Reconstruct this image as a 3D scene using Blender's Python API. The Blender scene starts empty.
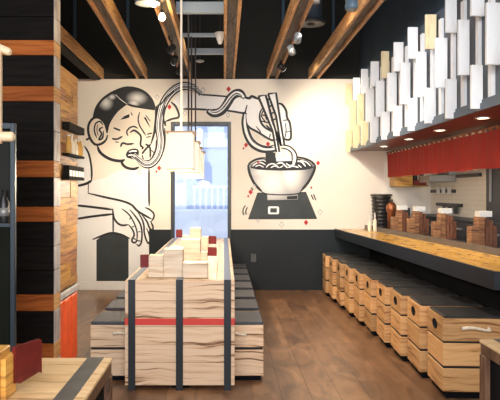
import bpy, bmesh, math, random
from mathutils import Vector, Matrix
from mathutils.geometry import tessellate_polygon
random.seed(7)
C = bpy.context.scene.collection
PI = math.pi
F = 640.0; VX, VY, CH = 224.0, 192.0, 1.3
WALL = 8.5
SC = F / WALL            # pixels of the photograph per metre of back wall

# ------------------------------------------------------------------ materials
MATS = {}
def new_mat(name):
    m = bpy.data.materials.new(name); m.use_nodes = True
    nt = m.node_tree
    b = nt.nodes['Principled BSDF']
    return m, nt, b
def plain(name, col, rough=0.6, metal=0.0, noise=0.0, nscale=8.0, spec=0.5):
    if name in MATS: return MATS[name]
    m, nt, b = new_mat(name)
    b.inputs['Roughness'].default_value = rough
    b.inputs['Metallic'].default_value = metal
    b.inputs['Specular IOR Level'].default_value = spec
    if noise > 0:
        tc = nt.nodes.new('ShaderNodeTexCoord')
        n = nt.nodes.new('ShaderNodeTexNoise'); n.inputs['Scale'].default_value = nscale; n.inputs['Detail'].default_value = 4
        r = nt.nodes.new('ShaderNodeValToRGB')
        r.color_ramp.elements[0].position = 0.3; r.color_ramp.elements[1].position = 0.7
        r.color_ramp.elements[0].color = [c*(1-noise) for c in col] + [1]
        r.color_ramp.elements[1].color = [min(1, c*(1+noise)) for c in col] + [1]
        nt.links.new(tc.outputs['Object'], n.inputs['Vector'])
        nt.links.new(n.outputs['Fac'], r.inputs['Fac'])
        nt.links.new(r.outputs['Color'], b.inputs['Base Color'])
    else:
        b.inputs['Base Color'].default_value = (*col, 1)
    MATS[name] = m
    return m
def emit(name, col, strength, base=(0.9, 0.9, 0.9)):
    m, nt, b = new_mat(name)
    b.inputs['Base Color'].default_value = (*base, 1)
    b.inputs['Emission Color'].default_value = (*col, 1)
    b.inputs['Emission Strength'].default_value = strength
    MATS[name] = m
    return m
def wood(name, light, mid, dark, scale, rough=0.5, warp=0.25, p=(0.34, 0.46, 0.62), tint=0.2, freq=1.0):
    """zebra-grained timber: noise stretched along the board, bent by a second, larger noise"""
    m, nt, b = new_mat(name)
    N = nt.nodes.new; L = nt.links.new
    tc = N('ShaderNodeTexCoord'); oi = N('ShaderNodeObjectInfo')
    mul = N('ShaderNodeMath'); mul.operation = 'MULTIPLY'; mul.inputs[1].default_value = 37.0
    L(oi.outputs['Random'], mul.inputs[0])
    add = N('ShaderNodeVectorMath'); add.operation = 'ADD'
    L(tc.outputs['Object'], add.inputs[0]); L(mul.outputs[0], add.inputs[1])
    n0 = N('ShaderNodeTexNoise'); n0.inputs['Scale'].default_value = 5.0*freq; n0.inputs['Detail'].default_value = 1
    L(add.outputs[0], n0.inputs['Vector'])
    sub = N('ShaderNodeVectorMath'); sub.operation = 'SUBTRACT'; sub.inputs[1].default_value = (0.5, 0.5, 0.5)
    L(n0.outputs['Color'], sub.inputs[0])
    scl = N('ShaderNodeVectorMath'); scl.operation = 'SCALE'; scl.inputs['Scale'].default_value = warp
    L(sub.outputs[0], scl.inputs[0])
    ad2 = N('ShaderNodeVectorMath'); ad2.operation = 'ADD'
    L(add.outputs[0], ad2.inputs[0]); L(scl.outputs[0], ad2.inputs[1])
    mp = N('ShaderNodeMapping'); mp.inputs['Scale'].default_value = scale
    L(ad2.outputs[0], mp.inputs['Vector'])
    n1 = N('ShaderNodeTexNoise'); n1.inputs['Scale'].default_value = 1.0; n1.inputs['Detail'].default_value = 3; n1.inputs['Roughness'].default_value = 0.6
    L(mp.outputs[0], n1.inputs['Vector'])
    r = N('ShaderNodeValToRGB')
    e = r.color_ramp.elements
    e[0].position = p[0]; e[0].color = (*dark, 1)
    e[1].position = p[2]; e[1].color = (*light, 1)
    x = e.new(p[1]); x.color = (*mid, 1)
    L(n1.outputs['Fac'], r.inputs['Fac'])
    hs = N('ShaderNodeHueSaturation')
    mr = N('ShaderNodeMapRange'); mr.inputs['To Min'].default_value = 1-tint; mr.inputs['To Max'].default_value = 1+tint*0.5
    L(oi.outputs['Random'], mr.inputs['Value']); L(mr.outputs[0], hs.inputs['Value'])
    L(r.outputs['Color'], hs.inputs['Color'])
    L(hs.outputs['Color'], b.inputs['Base Color'])
    b.inputs['Roughness'].default_value = rough
    if max(light) < 0.05 or name.startswith('copper'): b.inputs['Specular IOR Level'].default_value = 0.15
    MATS[name] = m
    return m

M_cream = plain('cream wall paint', (0.86, 0.78, 0.68), 0.7, noise=0.05, nscale=0.9)
M_dark = plain('charcoal wainscot paint', (0.0125, 0.0165, 0.020), 0.55, spec=0.3, noise=0.15, nscale=2)
M_black = plain('black ceiling paint', (0.017, 0.017, 0.014), 0.85)
M_blueblack = plain('blue black painted steel', (0.045, 0.072, 0.105), 0.5, noise=0.2, nscale=3)
M_ductseam = plain('blue duct and seam reflection', (0.06, 0.11, 0.16), 0.4)
M_strut = plain('pale galvanised strut', (0.34, 0.42, 0.52), 0.45)
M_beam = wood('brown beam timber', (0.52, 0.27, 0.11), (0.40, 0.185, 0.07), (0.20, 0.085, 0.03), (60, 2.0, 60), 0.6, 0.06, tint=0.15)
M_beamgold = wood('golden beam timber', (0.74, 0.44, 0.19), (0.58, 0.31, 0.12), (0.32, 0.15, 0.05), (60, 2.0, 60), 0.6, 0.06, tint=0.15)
M_beamgrey = wood('grey beam core', (0.16, 0.13, 0.10), (0.11, 0.085, 0.065), (0.05, 0.04, 0.03), (40, 2.0, 40), 0.7, 0.06)
M_stool = wood('orange zebra timber', (0.72, 0.41, 0.175), (0.58, 0.29, 0.105), (0.20, 0.065, 0.02), (2.6, 2.6, 50), 0.42, 0.05, (0.31, 0.40, 0.55), tint=0.34)
M_pale = wood('pale zebra timber', (0.80, 0.57, 0.38), (0.70, 0.45, 0.27), (0.19, 0.075, 0.03), (1.6, 1.6, 50), 0.5, 0.05, (0.34, 0.42, 0.53), tint=0.14)
M_paletop = wood('pale table top timber', (0.74, 0.58, 0.41), (0.64, 0.46, 0.30), (0.38, 0.24, 0.13), (34, 1.6, 34), 0.4, 0.04, (0.28, 0.42, 0.6), tint=0.1)
M_neartop = wood('honey table top timber', (0.84, 0.60, 0.34), (0.74, 0.49, 0.24), (0.30, 0.16, 0.07), (2.0, 30, 30), 0.4, 0.08, (0.28, 0.42, 0.6), tint=0.1)
M_nearleg = wood('dark brown table leg timber', (0.20, 0.10, 0.055), (0.13, 0.06, 0.03), (0.05, 0.02, 0.01), (40, 40, 3), 0.5, 0.1)
M_caddy = wood('blond box timber', (0.80, 0.65, 0.49), (0.70, 0.53, 0.37), (0.45, 0.29, 0.18), (2.5, 2.5, 40), 0.5, 0.04, (0.28, 0.40, 0.55), tint=0.1)
M_honeybox = wood('honey box timber', (0.82, 0.46, 0.11), (0.72, 0.36, 0.07), (0.30, 0.13, 0.03), (3, 3, 40), 0.45, 0.04)
M_stand = wood('walnut stand timber', (0.46, 0.22, 0.09), (0.27, 0.115, 0.05), (0.07, 0.028, 0.014), (3, 3, 60), 0.45, 0.03)
M_standred = wood('red brown stand timber', (0.26, 0.10, 0.05), (0.16, 0.055, 0.028), (0.05, 0.018, 0.01), (60, 60, 3), 0.45, 0.1)
M_counter = wood('amber counter planks', (0.78, 0.46, 0.10), (0.62, 0.33, 0.055), (0.26, 0.12, 0.025), (16, 2.2, 16), 0.22, 0.16, (0.30, 0.42, 0.56), tint=0.05)
M_clad = wood('reclaimed wall timber', (0.50, 0.28, 0.10), (0.36, 0.18, 0.055), (0.18, 0.08, 0.025), (2.5, 2.5, 40), 0.55, 0.04)
M_board = wood('whitewashed board', (0.95, 0.95, 0.95), (0.92, 0.91, 0.90), (0.80, 0.76, 0.70), (30, 30, 2.5), 0.5, 0.1, (0.22, 0.35, 0.5), tint=0.08)
M_boardyel = wood('yellowish raw board', (0.84, 0.70, 0.44), (0.76, 0.60, 0.34), (0.55, 0.38, 0.18), (30, 30, 2.5), 0.5, 0.1, (0.22, 0.35, 0.5), tint=0.08)
M_honeydark = wood('dark honey timber', (0.58, 0.33, 0.09), (0.44, 0.22, 0.05), (0.20, 0.09, 0.02), (3, 3, 40), 0.5, 0.04)
M_blackwood = wood('black stained planks', (0.012, 0.009, 0.007), (0.008, 0.006, 0.005), (0.004, 0.003, 0.003), (3, 3, 40), 0.8, 0.05)
M_orangewood = wood('copper orange planks', (0.46, 0.135, 0.030), (0.38, 0.10, 0.022), (0.26, 0.065, 0.014), (2.5, 2.5, 40), 0.7, 0.05)
M_whiteedge = wood('pale sill and daylit plank ends', (0.62, 0.60, 0.62), (0.52, 0.50, 0.53), (0.34, 0.30, 0.28), (20, 20, 6), 0.5, 0.05)
M_strap = plain('black steel strap', (0.012, 0.015, 0.020), 0.45, 0.1)
M_skystrap = plain('strap with sky reflection tint', (0.11, 0.14, 0.21), 0.34, 0.0)
M_pad = plain('black stool pad', (0.018, 0.019, 0.021), 0.5, noise=0.3, nscale=25)
M_padgrey = plain('slate stool pad', (0.045, 0.05, 0.065), 0.34, noise=0.3, nscale=12)
M_plinth = plain('black plinth', (0.006, 0.006, 0.007), 0.9, spec=0.1)
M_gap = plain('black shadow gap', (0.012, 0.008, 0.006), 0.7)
M_red = plain('red painted band', (0.62, 0.045, 0.03), 0.5)
M_redtag = plain('dark red lacquered tile', (0.13, 0.012, 0.010), 0.35, noise=0.25, nscale=30)
M_redtag2 = plain('brick red tile', (0.17, 0.014, 0.014), 0.5, noise=0.3, nscale=30)
M_handle = plain('pale driftwood handle', (0.78, 0.66, 0.50), 0.45, noise=0.15, nscale=30)
M_steel = plain('dark steel edge', (0.014, 0.019, 0.028), 0.34, 0.2, noise=0.3, nscale=6)
M_ledge = plain('grey brown steel ledge', (0.115, 0.095, 0.085), 0.35, 0.2, noise=0.2, nscale=8)
M_noren = plain('red curtain cloth', (0.36, 0.024, 0.014), 0.85)
M_soffit = plain('red brown soffit', (0.085, 0.020, 0.012), 0.30, noise=0.2, nscale=2)
M_fascia = plain('grey bulkhead paint', (0.10, 0.13, 0.17), 0.5)
M_orange = plain('orange red panel', (0.88, 0.135, 0.04), 0.5, noise=0.12, nscale=12)
M_rope = plain('pale jute thread', (0.85, 0.82, 0.76), 0.7)
M_cord = plain('black flex', (0.04, 0.04, 0.045), 0.6)
M_paper = emit('lit lantern paper', (1.0, 0.88, 0.70), 0.26, (0.80, 0.73, 0.62))
M_lframe = plain('blond lantern timber', (0.50, 0.31, 0.14), 0.5)
M_lpale = plain('pale peg timber', (0.78, 0.60, 0.38), 0.5)
M_bulb = emit('glowing bulb', (1.0, 0.78, 0.40), 14)
M_lens = emit('glowing downlight lens', (1.0, 0.80, 0.55), 9)
M_spotlens = emit('lit spotlight lens', (0.9, 0.95, 1.0), 1.5)
M_headgrey = plain('grey spotlight metal', (0.30, 0.33, 0.37), 0.35, 0.6)
M_headblk = plain('black spotlight metal', (0.02, 0.02, 0.022), 0.4, 0.3)
M_white = plain('white card', (0.90, 0.89, 0.86), 0.6)
M_ceramic = plain('cream ceramic', (0.88, 0.80, 0.62), 0.3)
M_amber = plain('amber glass', (0.62, 0.34, 0.08), 0.2)
M_copper = plain('copper', (0.30, 0.10, 0.04), 0.3, 0.6)
M_blackpot = plain('black lacquer', (0.02, 0.018, 0.018), 0.3)
M_greysteel = plain('grey steel', (0.33, 0.32, 0.31), 0.4, 0.4)
M_kitchen = plain('dark grey kitchen panel', (0.045, 0.05, 0.06), 0.45, 0.2, noise=0.15, nscale=3)
M_wall_left = plain('black side wall', (0.018, 0.017, 0.016), 0.8)
M_line = plain('black mural paint', (0.012, 0.012, 0.014), 0.6)
M_mwhite = plain('white mural paint', (0.93, 0.91, 0.90), 0.65, noise=0.03, nscale=3)
M_mgrey = plain('grey mural paint', (0.42, 0.42, 0.43), 0.65)
M_mskin = plain('warm mural paint', (0.86, 0.75, 0.62), 0.65, noise=0.05, nscale=4)
M_mred = plain('red mural paint', (0.50, 0.02, 0.02), 0.6)
M_mdark = plain('charcoal mural paint', (0.035, 0.042, 0.044), 0.6, noise=0.2, nscale=4)
M_frame = plain('dark door frame', (0.018, 0.022, 0.030), 0.4)
M_outside = plain('pale outdoor concrete', (0.88, 0.90, 0.95), 0.8, noise=0.05, nscale=1.0)
M_outblue = plain('pale blue outdoor wall', (0.55, 0.64, 0.86), 0.7, noise=0.05, nscale=1.0)

def airbrush(name, spots, base=(0.012, 0.012, 0.014), light=(0.80, 0.77, 0.74)):
    """black paint faded to light in soft patches: spots = (px, py, rx, ry) on the wall"""
    m, nt, b = new_mat(name)
    N = nt.nodes.new; L = nt.links.new
    geo = N('ShaderNodeNewGeometry'); acc = None
    for (px, py, rx, ry) in spots:
        mp = N('ShaderNodeVectorMath'); mp.operation = 'SUBTRACT'
        mp.inputs[1].default_value = ((px-VX)/SC, WALL, CH+(VY-py)/SC)
        L(geo.outputs['Position'], mp.inputs[0])
        ml = N('ShaderNodeVectorMath'); ml.operation = 'MULTIPLY'; ml.inputs[1].default_value = (SC/rx, 1.0, SC/ry)
        L(mp.outputs[0], ml.inputs[0])
        ln = N('ShaderNodeVectorMath'); ln.operation = 'LENGTH'; L(ml.outputs[0], ln.inputs[0])
        mr = N('ShaderNodeMapRange'); mr.interpolation_type = 'SMOOTHSTEP'
        mr.inputs['From Min'].default_value = 1.0; mr.inputs['From Max'].default_value = 0.0
        L(ln.outputs['Value'], mr.inputs['Value'])
        if acc is None: acc = mr.outputs[0]
        else:
            mx = N('ShaderNodeMath'); mx.operation = 'MAXIMUM'
            L(acc, mx.inputs[0]); L(mr.outputs[0], mx.inputs[1]); acc = mx.outputs[0]
    mix = N('ShaderNodeMix'); mix.data_type = 'RGBA'
    mix.inputs['A'].default_value = (*base, 1); mix.inputs['B'].default_value = (*light, 1)
    L(acc, mix.inputs['Factor']); L(mix.outputs['Result'], b.inputs['Base Color'])
    b.inputs['Roughness'].default_value = 0.6
    return m

def floor_mat():
    m, nt, b = new_mat('brown plank floor')
    N = nt.nodes.new; L = nt.links.new
    tc = N('ShaderNodeTexCoord')
    mp = N('ShaderNodeMapping'); mp.inputs['Rotation'].default_value = (0, 0, PI/2)
    L(tc.outputs['Object'], mp.inputs['Vector'])
    br = N('ShaderNodeTexBrick'); br.offset = 0.37
    br.inputs['Scale'].default_value = 1.0; br.inputs['Brick Width'].default_value = 1.1; br.inputs['Row Height'].default_value = 0.185
    br.inputs['Mortar Size'].default_value = 0.0022; br.inputs['Bias'].default_value = 0.0
    br.inputs['Color1'].default_value = (0.285, 0.155, 0.080, 1); br.inputs['Color2'].default_value = (0.18, 0.094, 0.050, 1)
    br.inputs['Mortar'].default_value = (0.09, 0.043, 0.022, 1)
    L(mp.outputs[0], br.inputs['Vector'])
    m2 = N('ShaderNodeMapping'); m2.inputs['Scale'].default_value = (8, 2.4, 1)
    L(tc.outputs['Object'], m2.inputs['Vector'])
    n = N('ShaderNodeTexNoise'); n.inputs['Scale'].default_value = 1.0; n.inputs['Detail'].default_value = 5; n.inputs['Distortion'].default_value = 1.2
    L(m2.outputs[0], n.inputs['Vector'])
    r = N('ShaderNodeValToRGB'); r.color_ramp.elements[0].position = 0.3; r.color_ramp.elements[1].position = 0.7
    r.color_ramp.elements[0].color = (0.50, 0.46, 0.44, 1); r.color_ramp.elements[1].color = (1.35, 1.35, 1.33, 1)
    L(n.outputs['Fac'], r.inputs['Fac'])
    mix = N('ShaderNodeMix'); mix.data_type = 'RGBA'; mix.blend_type = 'MULTIPLY'; mix.inputs['Factor'].default_value = 1.0
    L(br.outputs['Color'], mix.inputs['A']); L(r.outputs['Color'], mix.inputs['B'])
    L(mix.outputs['Result'], b.inputs['Base Color'])
    r2 = N('ShaderNodeMapRange'); r2.inputs['To Min'].default_value = 0.24; r2.inputs['To Max'].default_value = 0.42
    L(n.outputs['Fac'], r2.inputs['Value']); L(r2.outputs[0], b.inputs['Roughness'])
    return m
M_floor = floor_mat()

def tile_mat():
    m, nt, b = new_mat('cream square tile')
    N = nt.nodes.new; L = nt.links.new
    tc = N('ShaderNodeTexCoord')
    sx = N('ShaderNodeSeparateXYZ'); cx = N('ShaderNodeCombineXYZ')
    L(tc.outputs['Object'], sx.inputs[0]); L(sx.outputs['Y'], cx.inputs['X']); L(sx.outputs['Z'], cx.inputs['Y'])
    br = N('ShaderNodeTexBrick'); br.offset = 0.0
    br.inputs['Scale'].default_value = 1.0; br.inputs['Brick Width'].default_value = 0.11; br.inputs['Row Height'].default_value = 0.055
    br.inputs['Mortar Size'].default_value = 0.003
    br.inputs['Color1'].default_value = (0.84, 0.77, 0.66, 1); br.inputs['Color2'].default_value = (0.81, 0.74, 0.63, 1)
    br.inputs['Mortar'].default_value = (0.70, 0.63, 0.53, 1)
    L(cx.outputs[0], br.inputs['Vector']); L(br.outputs['Color'], b.inputs['Base Color'])
    b.inputs['Roughness'].default_value = 0.35
    return m
M_tile = tile_mat()

def glass_mat():
    m, nt, b = new_mat('door glass')
    N = nt.nodes.new; L = nt.links.new
    out = nt.nodes['Material Output']
    tr = N('ShaderNodeBsdfTransparent'); gl = N('ShaderNodeBsdfGlossy'); gl.inputs['Roughness'].default_value = 0.03
    tr.inputs['Color'].default_value = (0.92, 0.95, 1, 1)
    fr = N('ShaderNodeFresnel'); fr.inputs['IOR'].default_value = 1.45
    mx = N('ShaderNodeMixShader'); L(fr.outputs[0], mx.inputs[0]); L(tr.outputs[0], mx.inputs[1]); L(gl.outputs[0], mx.inputs[2])
    L(mx.outputs[0], out.inputs['Surface'])
    return m
M_glass = glass_mat()

# ------------------------------------------------------------------ mesh helpers
class MB:
    """collects shapes, then links them as ONE mesh object"""
    def __init__(self): self.bm = bmesh.new(); self.mats = []
    def mi(self, m):
        if m not in self.mats: self.mats.append(m)
        return self.mats.index(m)
    def _merge(self, tmp, m, mtx=None):
        i = self.mi(m)
        for f in tmp.faces: f.material_index = i
        if mtx is not None: bmesh.ops.transform(tmp, matrix=mtx, verts=tmp.verts)
        me = bpy.data.meshes.new('tmp'); tmp.to_mesh(me); tmp.free()
        self.bm.from_mesh(me); bpy.data.meshes.remove(me)
    def box(self, x0, x1, y0, y1, z0, z1, m, bev=0.0, mtx=None, seg=1):
        t = bmesh.new(); bmesh.ops.create_cube(t, size=1.0)
        for v in t.verts:
            v.co = Vector(((x0+x1)/2+v.co.x*(x1-x0), (y0+y1)/2+v.co.y*(y1-y0), (z0+z1)/2+v.co.z*(z1-z0)))
        if bev > 0: bmesh.ops.bevel(t, geom=t.edges[:], offset=bev, segments=seg, affect='EDGES', profile=0.5)
        self._merge(t, m, mtx); return self
    def cyl(self, p0, p1, r0, r1, m, n=16, bev=0.0, smooth=True):
        p0, p1 = Vector(p0), Vector(p1); d = p1-p0
        t = bmesh.new(); bmesh.ops.create_cone(t, cap_ends=True, segments=n, radius1=r0, radius2=r1, depth=d.length)
        if smooth:
            for f in t.faces:
                if len(f.verts) == 4: f.smooth = True
        q = d.to_track_quat('Z', 'Y').to_matrix().to_4x4()
        self._merge(t, m, Matrix.Translation((p0+p1)/2) @ q); return self
    def lathe(self, prof, c, m, n=20):
        t = bmesh.new(); rings = []
        for (r, z) in prof:
            rings.append([t.verts.new((c[0]+r*math.cos(2*PI*k/n), c[1]+r*math.sin(2*PI*k/n), c[2]+z)) for k in range(n)])
        for a, b in zip(rings[:-1], rings[1:]):
            for k in range(n):
                f = t.faces.new((a[k], a[(k+1) % n], b[(k+1) % n], b[k])); f.smooth = True
        t.faces.new(rings[0][::-1]); t.faces.new(rings[-1])
        self._merge(t, m); return self
    def tube(self, pts, r, m, n=8):
        pts = [Vector(p) for p in pts]; t = bmesh.new(); rings = []
        rr = r if isinstance(r, (list, tuple)) else [r]*len(pts)
        for i, p in enumerate(pts):
            d = (pts[min(i+1, len(pts)-1)]-pts[max(i-1, 0)]).normalized()
            q = d.to_track_quat('Z', 'Y')
            rings.append([t.verts.new(p+q @ Vector((rr[i]*math.cos(2*PI*k/n), rr[i]*math.sin(2*PI*k/n), 0))) for k in range(n)])
        for a, b in zip(rings[:-1], rings[1:]):
            for k in range(n):
                f = t.faces.new((a[k], a[(k+1) % n], b[(k+1) % n], b[k])); f.smooth = True
        t.faces.new(rings[0][::-1]); t.faces.new(rings[-1])
        self._merge(t, m); return self
    def poly(self, pts, m):
        """flat polygon from 3-D points"""
        t = bmesh.new(); f = t.faces.new([t.verts.new(p) for p in pts])
        bmesh.ops.triangulate(t, faces=[f]); self._merge(t, m); return self
    def build(self, name, parent=None, m=None):
        me = bpy.data.meshes.new(name)
        bmesh.ops.recalc_face_normals(self.bm, faces=self.bm.faces[:]) if getattr(self, 'recalc', False) else None
        self.bm.to_mesh(me); self.bm.free()
        for mm in self.mats: me.materials.append(mm)
        o = bpy.data.objects.new(name, me); C.objects.link(o)
        if parent is not None: o.parent = parent
        return o
def tag(o, label=None, cat=None, group=None, kind=None):
    if label: o['label'] = label
    if cat: o['category'] = cat
    if group: o['group'] = group
    if kind: o['kind'] = kind
    return o
def thing(name, label, cat, loc=(0, 0, 0), rz=0.0, group=None):
    o = bpy.data.objects.new(name, None); C.objects.link(o)
    o.location = loc; o.rotation_euler = (0, 0, rz); o.empty_display_size = 0.1
    return tag(o, label, cat, group)
def copy_tree(o, parent=None):
    c = o.copy(); C.objects.link(c)
    if parent is not None: c.parent = parent
    for ch in [k for k in bpy.data.objects if k.parent == o]: copy_tree(ch, c)
    return c
def struct(o): return tag(o, kind='structure')
def px(x, y, d): return ((x-VX)*d/F, d, CH+(VY-y)*d/F)

# ------------------------------------------------------------------ the setting
XL, XR, Y0, HC = -2.7, 2.75, -1.2, 4.2
struct(MB().box(XL-0.1, XR+0.1, Y0, WALL+0.1, -0.1, 0.0, M_floor).build('floor'))
struct(MB().box(XL-0.1, XR+0.1, Y0, WALL+0.1, HC, HC+0.1, M_black).build('ceiling'))
struct(MB().box(XL-0.1, XL, Y0, WALL+0.1, 0, HC, M_wall_left).build('wall_left'))
struct(MB().box(XR, XR+0.1, Y0, WALL+0.1, 0, HC, M_tile).build('wall_right'))
DX0, DX1, DZ = (171-VX)/SC, (231-VX)/SC, CH+(VY-122)/SC
ZT = 2.8; ZW = CH-(229.5-VY)/SC
wb = MB()
YB0, YB1 = WALL, WALL+0.1
wb.box(XL, DX0, YB0, YB1, 0, ZT, M_cream); wb.box(DX1, XR, YB0, YB1, 0, ZT, M_cream)
wb.box(DX0, DX1, YB0, YB1, DZ, ZT, M_cream)
struct(wb.build('wall_back'))
struct(MB().box(XL, XR, YB0, YB1, ZT, HC, M_black).build('wall_back_upper'))
XA = (149-VX)/SC
struct(MB().box(XA, DX0, WALL-0.0025, WALL, 0, ZW, M_dark).box(DX1, 2.0, WALL-0.0025, WALL, 0, ZW, M_dark).build('trim_1'))
bb = MB()
bb.box(XA, DX0, WALL-0.022, WALL-0.0025, 0, 0.115, M_dark, 0.004); bb.box(DX1, 1.6, WALL-0.022, WALL-0.0025, 0, 0.115, M_dark, 0.004)
bb.box(-2.6, XA, WALL-0.018, WALL, 0, 0.115, M_mwhite, 0.004)
struct(bb.build('baseboard_back'))
# door
dr = struct(MB().box(DX0, DX0+0.045, WALL-0.03, WALL+0.1, 0, DZ, M_frame, 0.004).box(DX1-0.045, DX1, WALL-0.03, WALL+0.1, 0, DZ, M_frame, 0.004)
     .box(DX0+0.045, DX1-0.045, WALL-0.03, WALL+0.1, DZ-0.05, DZ, M_frame, 0.004).box(DX0+0.045, DX1-0.045, WALL+0.02, WALL+0.08, 0, 0.16, M_frame, 0.004).build('door_1'))
MB().box(DX0+0.045, DX1-0.045, WALL+0.045, WALL+0.053, 0.16, DZ-0.05, M_glass).build('pane', dr)

# outdoors beyond the door
struct(MB().box(-6, 6, WALL+0.12, 16, -0.15, -0.02, M_outside).build('outdoor_ground'))
ob = thing('outdoor_building', 'pale blue building wall with a painted reflection band seen through the glass door', 'building', (0, 14, -0.02))
MB().box(-5, 5, 0, 0.3, 0, 5.0, M_outblue).build('facade', ob)
MB().box(-5, -0.82, -0.06, 0, 0.0, 5.0, M_outside).build('white_wall_panel', ob)
MB().box(-0.6, 0.06, -0.05, 0, 2.30, 2.62, M_outside).build('glass_reflection_band', ob)  # white strip stands in for a reflection in the door glass
MB().box(-5, 5, -0.9, -0.1, 0, 0.95, M_outside, 0.02).build('white_planter_wall', ob)
rl = thing('metal_railing', 'white metal railing with upright bars outside the glass door', 'railing', (0, 12.6, -0.02))
rb = MB()
rb.box(-0.62, 0.5, -0.02, 0.02, 1.40, 1.45, M_outside); rb.box(-0.62, 0.5, -0.02, 0.02, 0.86, 0.90, M_outside)
rb.build('rail', rl)
for k in range(9): MB().box(-0.60+k*0.115, -0.565+k*0.115, -0.015, 0.015, 0.0, 1.42, M_outside).build('baluster', rl)

# black upper wall seams drawn as blue battens for the light they reflect
for k, (cx, lab) in enumerate([(75, 'slim blue grey conduit on the black upper wall, left of the second beam'), (128, 'slim blue grey conduit on the black upper wall, between second and third beams'),
                          (283, 'slim blue grey conduit on the black upper wall, right of the fifth beam'), (333, 'slim blue grey conduit on the black upper wall, above the right-hand beam')]):
    X = (cx-VX)/SC
    tag(MB().box(X-0.02, X+0.02, WALL-0.035, WALL, ZT+0.03+(0.38 if k > 1 else 0.5), HC, M_ductseam, 0.008).build('reflection'), lab, 'seam')

# ceiling beams: two golden side boards around a grey core
ords = ['leftmost', 'second', 'third', 'fourth', 'fifth', 'sixth']
extra = ['just above the wood-clad wall', 'above the painted head', 'carrying black track spotlights above the lantern cords', 'seen straight on above the door', 'carrying grey track spotlights', 'beside the white board screen']
for k, bx in enumerate([100, 142, 186.5, 229.3, 272, 313.5]):
    X = (bx-VX)/SC
    if k == 0: X -= 0.02
    b = thing('ceiling_beam', '%s brown wooden ceiling beam from the left, %s' % (ords[k], extra[k]), 'beam', (X, WALL-0.004, ZT), 0.024 if k == 1 else 0.0)
    L = WALL-Y0
    w = 0.058
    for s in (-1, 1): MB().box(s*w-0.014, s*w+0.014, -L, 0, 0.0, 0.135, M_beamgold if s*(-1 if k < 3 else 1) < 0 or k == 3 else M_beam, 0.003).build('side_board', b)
    MB().box(-w+0.014, w-0.014, -L, 0, 0.012 if k == 3 else 0.035, 0.125, M_beamgrey).build('core_board', b)
# struts spanning between beams three and four
for k, (y, d, th) in enumerate([(8, 5.70, 0.11), (33, 6.55, 0.035), (52, 7.40, 0.075)]):
    x0, x1 = (186.5-VX)/SC+0.072, (229.3-VX)/SC-0.072
    z = ZT+0.09
    tag(MB().box(x0, x1, d-0.03, d+0.03, z-0.0, z+th*0.9, M_strut, 0.004).build('ceiling_strut'), ['wide pale grey strut spanning the two middle beams, nearest the top', 'thin grey strut spanning the two middle beams, middle one of three', 'grey strut spanning the two middle beams, lowest and closest to the mural'][k], 'strut')

# ------------------------------------------------------------------ left: striped partition and wood-clad wall
pt = thing('partition', 'black plank partition with copper orange bands across it', 'partition', (-1.14, 4.30, 0))
zb = [(0.17, 0.28), (0.50, 0.61), (1.10, 1.20), (1.40, 1.51), (1.91, 2.01), (2.22, 2.32)]
def seg_stack(x0, x1, y0, y1, mats, name, alt):
    z = 0.0; prev = 0.0
    mb = MB()
    for (a, b_) in zb + [(3.9, 3.9)]:
        n = max(1, round((a-prev)/0.16)); h = (a-prev)/n
        for i in range(n):
            mb.box(x0, x1, y0, y1, prev+i*h+0.002, prev+(i+1)*h-0.002, mats, 0.0012)
        prev = b_
    return mb
seg_stack(-1.8, -0.004, 0, 0.16, M_blackwood, 'x', 0).build('dark_planks', pt)
for (a, b_) in zb: MB().box(-1.8, -0.004, -0.004, 0.16, a, b_, M_orangewood, 0.003).build('orange_band', pt)
e = seg_stack(-0.0039, 0, 0.0, 0.16, M_whiteedge, 'x', 0)  # end face coloured pale, bands golden, for the daylight falling on it
for (a, b_) in zb: e.box(-0.0039, 0.001, -0.004, 0.16, a, b_, M_beamgold, 0.002)
e.build('end_boards', pt)

cw = MB()
z = 0.60
rnd = random.Random(3)
cl = thing('clad_wall', 'short wall clad in reclaimed brown and honey timber beside the striped partition', 'wall panel', (-1.14, 4.47, 0))
cols = [M_clad, M_honeydark, M_clad, M_stand, M_clad, M_clad, M_honeydark, M_stand]
mbs = MB()
mbs.box(-0.10, -0.02, 0, 0.53, 0.0, 2.19, M_gap)
z = 0.60; i = 0
while z < 2.18:
    h = min(rnd.choice([0.06, 0.09, 0.12]), 2.19-z); y = 0.0
    while y < 0.53:
        l = min(rnd.choice([0.18, 0.3, 0.53]), 0.53-y)
        if 0.53-(y+l) < 0.08: l = 0.53-y
        mbs.box(-0.02-0.004, rnd.uniform(-0.010, 0.0), y+0.001, y+l-0.001, z+0.001, z+h-0.001, rnd.choice(cols), 0.001); y += l
    z += h
mbs.build('timber_cladding', cl)
MB().box(-0.02, 0.006, 0, 0.53, 0.54, 0.585, M_whiteedge, 0.004).build('pale_sill', cl)
rp = MB()
for k in range(5): rp.box(-0.02, -0.004+0.006*(k % 2), 0.106*k, 0.106*k+0.103, 0.02, 0.525, M_orange, 0.008)
rp.build('orange_panel', cl)
def shelf(z, th, m, label, d0=4.50, d1=4.99, dep=0.052):
    s = tag(MB().box(-1.139, -1.139+dep, d0, d1, z-th, z, m, 0.003).build('wall_shelf'), label, 'shelf'); return s
shelf(1.795, 0.055, M_blackwood, 'thick black wall shelf on the timber cladding, top one')
shelf(1.575, 0.018, M_blackwood, 'thin dark wall shelf under the pale bottles')
shelf(1.405, 0.016, M_blackwood, 'lowest wall shelf, carrying a row of white cards')
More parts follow.
